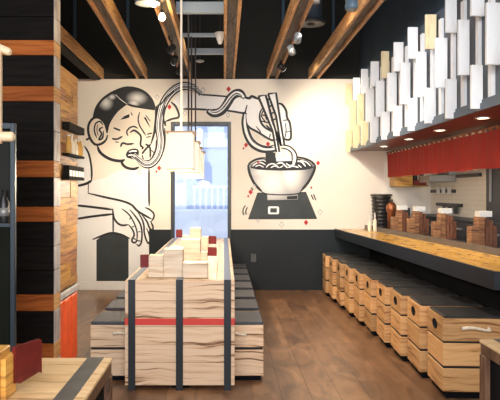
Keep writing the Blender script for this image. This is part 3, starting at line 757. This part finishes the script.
# cone lamp, plate between the middle beams
X, Y, Z = px(222, 44, 6.4)
t = thing('cone_lamp', 'small white cone lamp hanging beside the fourth beam', 'light', (X-0.02, Y, Z))
MB().lathe([(0.012, 0), (0.018, 0.0), (0.055, 0.11), (0.048, 0.115)], (0, 0, 0), M_white, 20).build('shade', t)
MB().cyl((0, 0, 0.10), (0, 0, HC-Z), 0.004, 0.004, M_cord, 6).build('cord', t)
X, Y, Z = px(200, 61.5, 7.6)
t = thing('ceiling_sensor', 'small pale round ceiling sensor between the two middle beams', 'sensor', (X, Y, Z))
MB().lathe([(0.02, -0.012), (0.05, 0.0), (0.05, 0.012)], (0, 0, 0), M_greysteel, 18).build('disc', t)
MB().cyl((0, 0, 0.012), (0, 0, HC-Z), 0.005, 0.005, M_cord, 6).build('stem', t)
# duct with ring diffuser
X, Y, Z = px(311, 24, 6.6)
t = thing('duct_diffuser', 'round black duct drop with a ring diffuser between the two right beams', 'duct', (X, Y, Z))
MB().cyl((0, 0, 0.03), (0, 0, HC-Z), 0.115, 0.115, M_blueblack, 24).build('duct', t)
MB().lathe([(0.03, 0.03), (0.06, 0.0), (0.10, 0.012), (0.14, -0.005), (0.155, 0.012), (0.12, 0.04)], (0, 0, 0), M_kitchen, 28).build('diffuser', t)
MB().cyl((0.02, -0.15, 0.17), (0.02, -0.15, 0.25), 0.05, 0.05, M_white, 18).cyl((0.02, -0.15, 0.25), (0.02, -0.15, HC-Z), 0.02, 0.02, M_headblk, 8).build('white_collar', t)
# flexible blue ducts
for k, (x, d, lab) in enumerate([(353, 5.4, 'blue flexible duct hanging above the sixth beam'), (299, 6.1, 'blue flexible duct hanging above the fifth beam')]):
    X = (x-VX)*d/F; pr = []
    zb_ = (CH+(VY-10)*d/F)
    for i in range(40): pr.append((0.06+0.008*(i % 2), zb_+i*(HC-zb_-0.001)/39))
    tag(MB().lathe(pr, (X, d, 0), M_ductseam, 20).build('flexible_duct'), lab, 'duct')

# track spotlights
def spot(x, y, d, aim, m, lab, energy, group, beamX, size=1.1):
    X, Y, Z = px(x, y, d)
    t = thing('track_spotlight', lab, 'spotlight', (X, Y, Z), group=group)
    a = (Vector(aim)-Vector((X, Y, Z))).normalized()
    p0, p1 = -a*0.045, a*0.045
    MB().cyl(p0, p1, 0.032, 0.036, m, 18).build('head', t)
    MB().cyl(a*0.0455, a*0.048, 0.033, 0.033, M_spotlens, 18).build('lens', t)
    MB().tube([p0*0.3, p0*0.3+Vector((0, 0, 0.07)), (beamX-X, 0, 0.09), (beamX-X, 0, ZT-Z+0.001)], 0.007, M_headblk, 8).build('bracket', t)
    l = bpy.data.lights.new('spot_lamp', 'SPOT'); l.energy = energy; l.color = (1, 0.86, 0.66); l.spot_size = size; l.spot_blend = 0.7; l.shadow_soft_size = 0.03
    lo = bpy.data.objects.new('spot_lamp', l); C.objects.link(lo); lo.parent = t
    lo.location = a*0.06; lo.rotation_euler = a.to_track_quat('-Z', 'Y').to_euler()
B3 = (186.5-VX)/SC; B5 = (272-VX)/SC
g3 = 'black track spotlights under the third beam'; g5 = 'grey track spotlights under the fifth beam'
spot(171.5, 49, 6.15, (-1.5, WALL, 1.9), M_headblk, 'black track spotlight under the third beam, nearest the camera', 85, g3, B3-0.03)
spot(174.5, 60, 6.85, (-1.2, WALL, 0.9), M_headblk, 'black track spotlight under the third beam, middle one', 85, g3, B3-0.03)
spot(179.5, 70, 7.6, (-0.9, WALL, 2.0), M_headblk, 'black track spotlight under the third beam, closest to the mural', 14, g3, B3-0.02)
spot(297.5, 38, 5.75, (0.7, WALL, 1.7), M_headgrey, 'grey track spotlight under the fifth beam, nearest the camera', 60, g5, B5+0.04)
spot(291.5, 50, 6.35, (1.6, WALL, 1.4), M_headgrey, 'grey track spotlight under the fifth beam, tilted middle one', 40, g5, B5+0.04)
spot(281.5, 67, 7.5, (2.3, WALL, 1.3), M_headblk, 'dark track spotlight under the fifth beam, closest to the mural', 58, g5, B5+0.03, 2.0)
# black track under the leftmost beam
beam0 = bpy.data.objects['ceiling_beam']
o = MB().box(-0.052, 0.052, -4.0, -0.15, -0.04, 0.0, M_black, 0.003).build('light_track', beam0); o['label'] = 'black lighting track'
MB().box(0.0525, 0.056, -4.0, -0.15, -0.008, 0.0, M_beamgold).build('pale_track_edge', beam0)
tag(MB().box((253.5-VX)/SC-0.035, (253.5-VX)/SC+0.035, WALL-0.014, WALL-0.0026, 0.37, 0.48, M_strapgrey, 0.003).build('wall_outlet'), 'dark outlet plate low on the charcoal wainscot right of the door', 'outlet')

# ------------------------------------------------------------------ the mural, painted on the back wall
mural = thing('wall_mural', 'black and white painted mural of a man slurping long noodles from a bowl', 'mural', (0, 0, 0))
def W(p, layer): return Vector(((p[0]-VX)/SC, WALL-0.0030-0.0004*layer, CH+(VY-p[1])/SC))
def crom(pts, n=6, closed=False):
    P = [Vector((p[0], p[1])) for p in pts]; out = []
    if len(P) < 3 and not closed: return [tuple(P[0].lerp(P[-1], i/n)) for i in range(n+1)]
    N = len(P); rng = N if closed else N-1
    for i in range(rng):
        if closed: a, b_, c, d_ = P[(i-1) % N], P[i], P[(i+1) % N], P[(i+2) % N]
        else: a, b_, c, d_ = P[max(i-1, 0)], P[i], P[i+1], P[min(i+2, N-1)]
        for k in range(n):
            t = k/n
            out.append(tuple(0.5*((2*b_)+(c-a)*t+(2*a-5*b_+4*c-d_)*t*t+(3*b_-a-3*c+d_)*t**3)))
    if not closed: out.append(tuple(P[-1]))
    return out
class Paint(MB):
    def fill(self, pts, m, layer, smooth=True):
        q = crom(pts, 5, True) if smooth else pts
        t = bmesh.new(); vs = [t.verts.new(W(p, layer)) for p in q]
        for tri in tessellate_polygon([[Vector((p[0], p[1], 0)) for p in q]]):
            try:
                f = t.faces.new([vs[i] for i in tri])
                f.normal_update()
                if f.normal.y > 0: f.normal_flip()
            except ValueError: pass
        self._merge(t, m); return self
    def line(self, pts, w, m=None, layer=4, taper=True, smooth=True, closed=False):
        m = m or M_line
        q = crom(pts, 6, closed) if smooth else list(pts)
        if closed: q.append(q[0])
        t = bmesh.new(); n = len(q); prev = None
        for i, p in enumerate(q):
            a, b_ = Vector(q[max(i-1, 0)]), Vector(q[min(i+1, n-1)])
            if closed:
                if i in (0, n-1): a, b_ = Vector(q[n-2]), Vector(q[1])
            dr_ = (b_-a); dr_ = dr_.normalized() if dr_.length > 1e-6 else Vector((1, 0)); nn = Vector((-dr_.y, dr_.x))
            f = i/(n-1); ww = w*0.5*(1.34 if m is M_line else 1.0)
            if taper and not closed: ww *= min(1, 0.45+3.5*min(f, 1-f))
            v = (t.verts.new(W(Vector(p)+nn*ww, layer)), t.verts.new(W(Vector(p)-nn*ww, layer)))
            if prev: t.faces.new((prev[0], prev[1], v[1], v[0]))
            prev = v
        self._merge(t, m); return self
M_hair = airbrush('airbrushed hair', [(106, 103, 9, 9), (112, 97, 5, 4), (137, 98, 13, 8.5), (134, 103, 8, 6)])
M_shade = airbrush('airbrushed bowl', [(270, 182, 36, 34), (290, 175, 22, 30), (262, 172, 22, 14)], (0.16, 0.16, 0.17), (0.90, 0.86, 0.83))
# --- man
P = Paint()
P.fill([(60, 150), (84, 147), (90, 157), (92, 170), (91.5, 181), (104, 178), (120, 170), (149, 169), (149, 208), (153, 215), (149, 228), (149, 240), (149, 281), (60, 281)], M_mwhite, 0, False)
P.fill([(91, 120), (97, 107), (112, 98), (127, 104), (153, 109), (155.5, 122), (153, 138), (149, 150), (150, 160), (140, 169), (127.5, 168), (122, 162), (112, 160), (98, 149), (90, 141), (88, 130)], M_mskin, 1)
P.build('painted_body', mural)
P = Paint()
P.fill([(93, 119), (96, 108.5), (103, 99), (113, 92.3), (117, 96), (123, 101.5), (127, 104), (118, 110.5), (111.5, 119), (108.3, 126), (107.3, 132), (105.5, 128), (103, 120), (98, 117.5)], M_hair, 3)
P.fill([(113, 92.3), (119, 89.3), (127, 88), (136, 88.8), (145, 93), (151.5, 100), (155.3, 108), (150, 108.4), (142, 107.5), (133, 106), (127, 104), (121, 99.5)], M_hair, 3)
P.line([(93, 119), (96, 108.5), (103, 99), (113, 92.3), (125, 87.8), (136, 88.5), (145, 92.5), (152, 100), (155.5, 108.5)], 1.7)
P.line([(127, 104), (133, 106), (142, 107.5), (150, 108.7), (156, 109.5)], 1.6)
P.line([(107.3, 133), (108.3, 126), (111.5, 119), (118, 110.5), (127, 104)], 1.3)
P.line([(115.5, 94.5), (121, 99.8), (127, 104)], 0.6, M_mwhite, 5)
P.build('painted_hair', mural)
P = Paint()
P.line([(107, 133), (105, 124), (100, 118.2), (94, 118), (89.5, 123), (88.2, 130), (90, 138), (95, 144.3), (101, 144), (106, 140), (107.5, 135)], 1.8)
P.line([(97, 138), (94.5, 131), (95.5, 124), (100, 121.5), (103, 125)], 1.1); P.line([(103, 127), (99.5, 129.5), (101.5, 134), (99, 139.5), (102.5, 138), (103.5, 131)], 1.3); P.line([(98, 124), (97, 130), (98.5, 136)], 0.6)
P.line([(97.5, 146), (100, 152), (106, 157), (113, 160), (121, 161), (125, 159.5)], 2.2)
P.line([(122, 160), (122.5, 164), (127, 167.8), (134, 169), (139, 167)], 2.0)
P.line([(155.6, 109), (156, 116), (155, 126), (154, 134), (151, 144)], 1.6); P.line([(86, 140), (90, 138)], 1.6)
P.fill([(120.3, 119.8), (124.5, 116), (129.6, 114), (129.4, 117.5), (125.5, 118.8)], M_line, 4, False)
P.fill([(143.6, 117.3), (146, 117.4), (151, 128.6), (148, 124.5)], M_line, 4, False)
P.line([(131, 112.5), (132.5, 115.5)], 0.7); P.line([(139.8, 112), (138.2, 119), (139.6, 125.5), (143, 131), (145.8, 135.6)], 1.0); P.line([(145.5, 115), (150.5, 121.5)], 0.7)
P.line([(128.2, 136), (126.8, 132), (129.5, 128), (134, 126.6), (138, 128.5)], 1.2); P.line([(130, 132.8), (134, 130.4), (138.3, 133), (141, 137), (140.6, 145), (143, 147.6), (141.6, 149.5)], 1.5)
P.line([(113.5, 127.8), (120.5, 130.6)], 1.3); P.line([(112, 138.6), (117, 139.2), (122.5, 136.4)], 1.4); P.line([(147, 134.3), (152.5, 133)], 1.0); P.line([(146, 137.5), (151, 136.4)], 0.8); P.line([(115, 142), (119, 142.2)], 0.8)
P.line([(120.6, 147), (122.6, 143.2), (127.5, 144.2), (134, 143.6)], 1.5)
P.fill([(126, 153.8), (129.4, 149.6), (136, 148.6), (139, 151.5), (138.5, 157), (141, 161), (136, 160), (131, 158.8), (127, 157.5)], M_line, 4)
P.line([(129, 152), (133, 151), (137, 151.3)], 1.4, M_mwhite, 5); P.line([(128, 155.5), (132, 155), (136, 157)], 1.2, M_mwhite, 5)
P.line([(142, 154), (145.5, 149.5), (151, 144)], 1.5); P.line([(145.5, 144), (150, 148), (150.3, 158)], 1.5); P.line([(142, 155), (143.5, 159.5)], 0.9); P.line([(151.5, 150.5), (155, 153.5)], 0.8)
P.build('painted_face', mural)
P = Paint()
P.line([(84.5, 146), (88.5, 153), (90.7, 162), (91.8, 172), (91.5, 181)], 1.5); P.line([(91.7, 180.5), (86, 183.8), (77.5, 186)], 1.9); P.line([(88.4, 183), (88.3, 193.4)], 1.5, smooth=False)
P.line([(149, 168.5), (149, 188), (149.2, 206)], 1.5)
P.line([(88, 193.2), (104, 197), (122, 201), (131.5, 204.8), (137.6, 211), (146, 216), (151.5, 219)], 1.6); P.line([(145, 207.5), (149.5, 209.5), (153.4, 213), (154, 217), (151.5, 221.5)], 1.3)
P.line([(76, 205.3), (92, 207), (112.5, 209.6)], 1.7); P.line([(76, 219), (92, 216.5), (113.4, 214)], 1.7); P.line([(112.8, 208.5), (113.2, 222), (113.2, 233)], 1.1)
P.line([(112.9, 209.5), (113.8, 217.4), (117.6, 223), (122.4, 225.3), (128.5, 224.6)], 1.5)
P.line([(121.6, 208.6), (127, 212.5), (131, 217.2), (135, 225), (137.2, 233), (136.8, 242)], 1.1); P.line([(128.5, 224.6), (132.5, 229.5), (134.2, 235), (132, 239.5), (132.6, 242), (135.5, 242.5), (137, 239)], 1.3)
P.line([(129.6, 209.4), (136, 217), (140.5, 224.5), (142, 233), (141.4, 242), (139, 245.8), (136.6, 244)], 1.3); P.line([(137.5, 211.5), (142, 219), (144, 226), (144.2, 232), (146, 239), (148.5, 243.4), (150, 239.5), (149, 234), (146.5, 228)], 1.3)
P.line([(142, 215), (147, 221.5), (149.6, 228), (152.5, 229.8), (153, 226.5), (150.5, 221)], 1.3); P.line([(138.2, 232), (140.5, 231.5)], 0.8); P.line([(133.5, 238.5), (136, 239.4)], 0.9); P.line([(137, 240.7), (140.6, 241)], 0.9)
P.line([(131, 217), (129.5, 219.5)], 0.8); P.line([(134.5, 226), (132, 227.2)], 0.8)
P.build('painted_arm', mural)
P = Paint()
P.fill([(96.5, 240), (101, 236.8), (107, 234.4), (113.6, 233), (121, 235), (128.6, 238.4), (128.6, 281), (96.5, 281)], M_mdark, 2, False)
P.line([(92.5, 239.5), (100, 236.5), (107, 233.8), (113.6, 232.8), (122, 234.8), (130, 238.6)], 1.4)
P.build('painted_seat', mural)
# --- noodles
P = Paint()
cen = [(133, 155), (139, 160), (145, 164), (151, 163.5), (156.5, 158), (160, 149), (160.8, 139), (159.5, 129), (159.8, 119), (162, 108), (166.5, 98.5), (173, 91), (181, 86.5), (189, 86.5), (196, 90), (201, 94.5)]
P.line(cen, 6.4, M_line, 5); 
def off(pts, o):
    out = []
    for i, p in enumerate(pts):
        a, b_ = Vector(pts[max(i-1, 0)]), Vector(pts[min(i+1, len(pts)-1)]); dd_ = (b_-a).normalized()
        out.append((p[0]-dd_.y*o, p[1]+dd_.x*o))
    return out
for o_, wd, mm in ((-2.5, 0.8, M_mwhite), (-0.9, 1.1, M_mwhite), (0.8, 0.7, M_mgrey), (2.3, 0.9, M_mwhite)): P.line(off(cen, o_), wd, mm, 6)
P.line([(157, 106), (161.5, 103.5), (167, 97), (174, 91)], 1.3, M_line, 7); P.line([(155, 125), (157.5, 115), (158, 107)], 1.2)
P.line([(207, 110.6), (211.5, 112.8), (217, 113), (222, 110.5), (226, 105.5), (230.5, 98), (236, 93.5), (241, 93.8), (245, 98)], 6.4, M_line, 5)
P.line([(208.5, 111), (213, 112.6), (217.5, 112), (222, 109), (226.5, 103.5), (231, 97), (236, 93.2), (241, 94.4), (244, 97.5)], 3.6, M_mwhite, 6); P.line([(219, 111.6), (225, 106.5), (230, 99.3), (236, 94), (242, 96.3)], 0.9, M_mgrey, 7)
P.line([(244.5, 112), (244.2, 123), (246.5, 135), (252, 144.5), (261, 149.6), (271, 150), (278, 148.4)], 4.4, M_line, 4)
P.line([(245, 114), (244.9, 124), (247.2, 134.6), (252.6, 143.6), (261.5, 148.6), (271, 149), (277, 148)], 2.6, M_mwhite, 5)
P.fill([(282, 145.4), (289, 146.8), (294.6, 151.6), (296.6, 158), (294.6, 164), (292.4, 163), (293.4, 155), (289, 149.4)], M_mwhite, 6); P.line([(280.5, 145), (289, 146.3), (295, 151.5), (297, 158), (295, 165)], 1.2, M_line, 7); P.line([(281, 148), (287.5, 149.6), (291.8, 154), (291.4, 162)], 1.0, M_line, 7)
P.line([(210, 111.8), (216, 112.4), (221, 109.8), (226, 104), (231, 97.2), (236.5, 93.4), (242, 95.6)], 0.8, M_line, 8); P.line([(226.5, 110), (231, 104), (234.5, 98.5), (239, 96.5)], 1.2, M_line, 8)
P.line([(246, 118), (247.4, 128), (251, 137), (257, 143.6), (265, 147.4), (273, 147.8)], 1.1, M_line, 7); P.line([(248.5, 128), (252, 138), (259, 144.5), (268, 146.8), (274, 145)], 1.2)
P.line([(249.5, 134), (254, 142), (262, 147.3), (270, 148.2)], 0.8, M_mgrey, 6)
P.line([(156.8, 106), (157.2, 116), (156.4, 127), (156.8, 134)], 2.4, M_line, 4); P.line([(165, 105), (163.4, 113), (164, 121), (166, 126)], 1.3, M_line, 7); P.line([(164.6, 128), (165, 140), (163.5, 150), (158.5, 161), (151, 168)], 1.3, M_line, 4)
P.line([(156.4, 140), (155.8, 149), (152, 158)], 1.2, M_line, 4); P.line([(176, 86.5), (185, 83.3), (193, 84.5), (199, 89)], 1.1, M_line, 4)
P.build('painted_noodles', mural)
# --- serving arm, hand and chopsticks
P = Paint()
P.fill([(200, 95.5), (226, 97), (247, 98.5), (258, 99), (261, 112), (264, 125), (274, 132), (275.5, 139), (268, 138), (258, 132.5), (250, 128), (245.6, 121), (246, 112), (226, 111), (206, 109.8), (183, 109), (172, 103), (180, 92)], M_mwhite, 1, False)
P.line([(200, 94.6), (214, 95.5), (231, 97)], 1.3); P.line([(183, 109), (196, 109.2), (208, 109.8)], 1.5); P.line([(226, 110.5), (236, 112), (247, 114)], 1.5)
P.line([(171, 102), (176, 107), (179, 116.5), (172, 119), (165.5, 121.5)], 1.6); P.line([(165.5, 121.5), (165, 126)], 1.2)
P.line([(245, 97.6), (249.5, 98.2), (252, 96.4), (258.5, 99.3)], 2.0); P.line([(258.5, 99), (262.5, 105)], 1.4)
P.line([(247.2, 105), (245.2, 113), (245.8, 122), (249.6, 127.6), (258, 132.3), (267.5, 138.2), (273, 140.3), (276.5, 137.6), (274.2, 133), (264.5, 127), (260.3, 120.5), (260, 113), (263, 107.5)], 1.6)
P.line([(270.5, 133.5), (269.3, 138)], 0.8); P.line([(258, 128.5), (261, 132.8)], 0.9); P.line([(256, 126), (258.5, 130)], 0.6)
P.line([(264, 109), (261.5, 116), (265.5, 122)], 0.9); P.line([(262, 115), (267.5, 116)], 1.0); P.line([(261, 121), (268.5, 123)], 1.0); P.line([(266, 125), (271, 130)], 1.2); P.line([(264, 111), (266.5, 120)], 0.8)
P.fill([(277.5, 104), (282, 104.5), (286.5, 112), (287, 117), (290, 124), (290.6, 137), (287, 139), (282, 137)], M_mwhite, 1, False)
P.line([(276.5, 104), (281.5, 104.2), (286, 110.5), (287, 117.5), (290, 124), (290.8, 138), (286, 139.6), (283.5, 137.5)], 1.8); P.line([(283, 120.5), (288.5, 119.8)], 0.9); P.line([(285.5, 122.5), (286, 131), (285, 138)], 0.9); P.line([(285.8, 132), (290, 131.6)], 0.8)
P.build('painted_hand', mural)
P = Paint()
for q in ([(258.3, 96.4), (265.6, 95.2), (275.6, 131), (279.4, 152), (276.2, 152), (272.6, 131)], [(268, 94), (276, 93), (279.5, 116), (284.4, 145), (281, 146), (276, 116)]):
    P.fill(q, M_mwhite, 7, False); P.line(q + [q[0]], 1.6, M_line, 8, False, False)
P.line([(267.3, 98), (270, 112), (274, 127)], 1.6, M_line, 7); 
for (a, b_) in (((266.5, 100), (270.5, 99)), ((267.5, 107), (272.5, 105.5)), ((269.5, 114), (274.5, 112.5)), ((271, 121), (276.5, 118.5))): P.line([a, b_], 1.2, M_line, 8)
P.line([(276, 131), (279, 139), (281, 146)], 1.8, M_line, 8); P.line([(275.5, 140), (281, 138)], 1.3, M_line, 8)
P.build('painted_chopsticks', mural)
# --- bowl on its block
P = Paint()
P.fill([(257.4, 192.6), (306, 191.8), (317.2, 219), (248, 219.3)], M_mdark, 2, False)
P.fill([(269, 206.4), (278, 206.4), (279, 207.4), (279, 213.2), (278, 214.2), (269, 214.2), (268, 213.2), (268, 207.4)], M_mwhite, 3, False); P.fill([(270.3, 208.2), (276.8, 208.2), (276.8, 212.5), (270.3, 212.5)], M_mdark, 4, False)
P.build('painted_block', mural)
P = Paint()
P.fill([(248, 165.5), (250.5, 175), (255, 184), (262, 191.6), (267.2, 194), (267.4, 200), (298, 199.6), (298, 193.6), (302, 190), (308, 182), (313.5, 171), (315, 165.5), (306, 160), (284, 157), (262, 158.5)], M_shade, 3, False)
P.fill([(250.5, 166.6), (256, 161.5), (268, 158.6), (284, 157.6), (300, 159), (309, 161.8), (313, 167.4), (284, 169.3)], M_line, 4, False)
for (q, wd) in (([(252.5, 166.4), (256, 163.4), (261, 162.6), (265.5, 165)], 1.3), ([(254.5, 167.4), (259, 165.2), (264, 167.4)], 1.1), ([(258, 161), (263, 160.2), (266, 161.8)], 0.9),
        ([(266, 167.6), (269, 164.6), (273.5, 163.8), (278, 166.8)], 1.3), ([(270.5, 168), (274.5, 166), (279.5, 167.8)], 1.1), ([(276.5, 164), (281.5, 162.8), (285, 165.6), (287.5, 168)], 1.4), ([(280, 167.6), (283, 165.8)], 1.0),
        ([(286, 163.2), (290, 165.6), (296, 163.4)], 1.3), ([(288, 167.6), (293, 166.2), (298.5, 167.6)], 1.2), ([(297, 161), (302, 162.2), (305.5, 166.4)], 1.4), ([(300, 160.6), (306, 162), (310.5, 166)], 1.1), ([(298, 165), (301.5, 167.6)], 1.0)):
    P.line(q, wd, M_mwhite, 5)
P.fill([(265.4, 153), (275.4, 152.5), (275.6, 163), (265.8, 163.4)], M_line, 7, False)
P.fill([(276, 157.4), (292, 156.6), (292.4, 160.8), (276.4, 161.4)], M_mwhite, 7, False)
P.fill([(277.6, 150.4), (281.5, 150), (282, 156), (278, 156)], M_mwhite, 7, False); P.fill([(284, 149.6), (287.5, 149.6), (287, 156), (284.4, 156)], M_mwhite, 7, False)
P.line([(248.2, 165.4), (251, 162.2), (257, 159.2), (265.6, 157.7)], 1.6, M_line, 6); P.line([(295, 157), (304, 158.4), (311, 161.4), (315.2, 165.2)], 1.6, M_line, 6)
P.line([(250.5, 167.2), (262, 168.6), (282, 169.4), (302, 168.8), (313.4, 167.2)], 1.9, M_line, 6)
P.line([(248, 165), (250, 174.5), (254.8, 184), (262, 191.8)], 2.0, M_line, 6); P.line([(315.4, 165), (313.4, 172.5), (308, 182.5), (301, 191)], 2.0, M_line, 6); P.line([(262, 191.8), (267, 194), (282, 194.8), (298, 193.6), (301, 191)], 0.9, M_line, 6)
P.fill([(287, 196.3), (297.2, 195.8), (297.2, 198.9), (287, 199.2)], M_line, 6, False)
P.build('painted_bowl', mural)
# --- accents
for (x, y, s) in ((169.4, 107, 2.3), (228.6, 89.2, 2.4), (246, 145, 2.2), (243.5, 148.3, 1.2), (268, 144, 2.2), (318, 163, 2.1), (250.6, 192, 2.3), (248.2, 196.2, 1.2), (306, 222.4, 2.3), (311.2, 187.6, 1.2), (159.2, 168, 2.2), (156.5, 171.5, 1.2), (258.4, 162.6, 1.2)):
    P = Paint(); P.fill([(x, y-s*1.25), (x+s, y), (x, y+s*1.25), (x-s, y)], M_mred, 7, False); P.build('painted_red_diamond', mural)
for (x, y, s) in ((185, 113, 2), (203, 90.3, 2.1), (228, 115, 1.9), (157.2, 97.2, 2), (139.4, 172.5, 2), (281.6, 224.6, 2.2), (320, 212, 2.1), (258, 220.5, 1.3), (254.2, 187, 1.9)):
    P = Paint(); q = [(x, y-s*1.35), (x+s, y), (x, y+s*1.35), (x-s, y)]; P.line(q + [q[0]], 0.7, M_mgrey, 7, False, False); P.build('painted_outline_diamond', mural)
for q in ([(245.5, 205), (243, 210), (243.6, 215.5)], [(247.5, 207), (245.8, 211), (246.2, 214.5)], [(311, 194.5), (313.5, 200)], [(313.3, 194), (316, 200.5)], [(251, 187.5), (253, 190.5)]):
    P = Paint(); P.line(q, 0.9); P.build('painted_motion_mark', mural)

# ------------------------------------------------------------------ light
w = bpy.data.worlds.new('world'); bpy.context.scene.world = w; w.use_nodes = True
bg = w.node_tree.nodes['Background']; bg.inputs['Color'].default_value = (0.80, 0.88, 1.0, 1); bg.inputs['Strength'].default_value = 0.45
def area(name, loc, aim, sx, sy, energy, col):
    l = bpy.data.lights.new(name, 'AREA'); l.shape = 'RECTANGLE'; l.size = sx; l.size_y = sy; l.energy = energy; l.color = col
    o = bpy.data.objects.new(name, l); C.objects.link(o); o.location = loc
    o.rotation_euler = (Vector(aim)-Vector(loc)).to_track_quat('-Z', 'Y').to_euler(); return o
area('shopfront_daylight', (-0.6, -1.1, 2.2), (0.1, 8.0, 0.9), 4.0, 2.6, 200, (0.93, 0.96, 1.0))
area('outdoor_daylight', (0, 11.0, 5.5), (0, 12.5, 0), 7, 3, 150, (0.86, 0.92, 1.0))
for k, (x, y, e) in enumerate([(0.6, 3.4, 60), (0.75, 5.6, 65), (-0.95, 3.4, 40), (-0.45, 6.9, 25)]):
    l = bpy.data.lights.new('ceiling_lamp', 'SPOT'); l.energy = e*2.2; l.color = (1, 0.86, 0.68); l.spot_size = 1.9; l.spot_blend = 0.8; l.shadow_soft_size = 0.12
    o = bpy.data.objects.new('ceiling_lamp', l); C.objects.link(o); o.location = (x, y, 3.1)

for (y, e) in ((4.2, 85), (6.8, 95)):  # added fill spots without fixtures, to brighten the white boards
    l = bpy.data.lights.new('board_fill', 'SPOT'); l.energy = e; l.color = (0.95, 0.97, 1.0); l.spot_size = 1.3; l.spot_blend = 0.9; l.shadow_soft_size = 0.15
    o = bpy.data.objects.new('board_fill', l); C.objects.link(o); o.location = (0.35, y-3.0, 2.7)
    o.rotation_euler = (Vector((1.66, y, 2.35))-Vector(o.location)).to_track_quat('-Z', 'Y').to_euler()
for (x, y, e) in ((2.55, 6.4, 10), (2.5, 5.6, 20), (2.5, 4.3, 10)):  # added unseen point lights that lift the dark kitchen
    l = bpy.data.lights.new('kitchen_fill', 'POINT'); l.energy = e; l.color = (1, 0.88, 0.70); l.shadow_soft_size = 0.1
    o = bpy.data.objects.new('kitchen_fill', l); C.objects.link(o); o.location = (x, y, 2.45)
# ------------------------------------------------------------------ camera
cam = bpy.data.cameras.new('camera'); co = bpy.data.objects.new('camera', cam); C.objects.link(co)
co.location = (0, 0, CH); co.rotation_euler = (PI/2, 0, 0)
cam.sensor_width = 36; cam.lens = F/500*36; cam.shift_x = (250-VX)/500; cam.shift_y = -(200-VY)/500
cam.clip_start = 0.05; cam.clip_end = 100
sc = bpy.context.scene; sc.camera = co
sc.view_settings.view_transform = 'Standard'; sc.view_settings.look = 'None'; sc.view_settings.exposure = 0.45
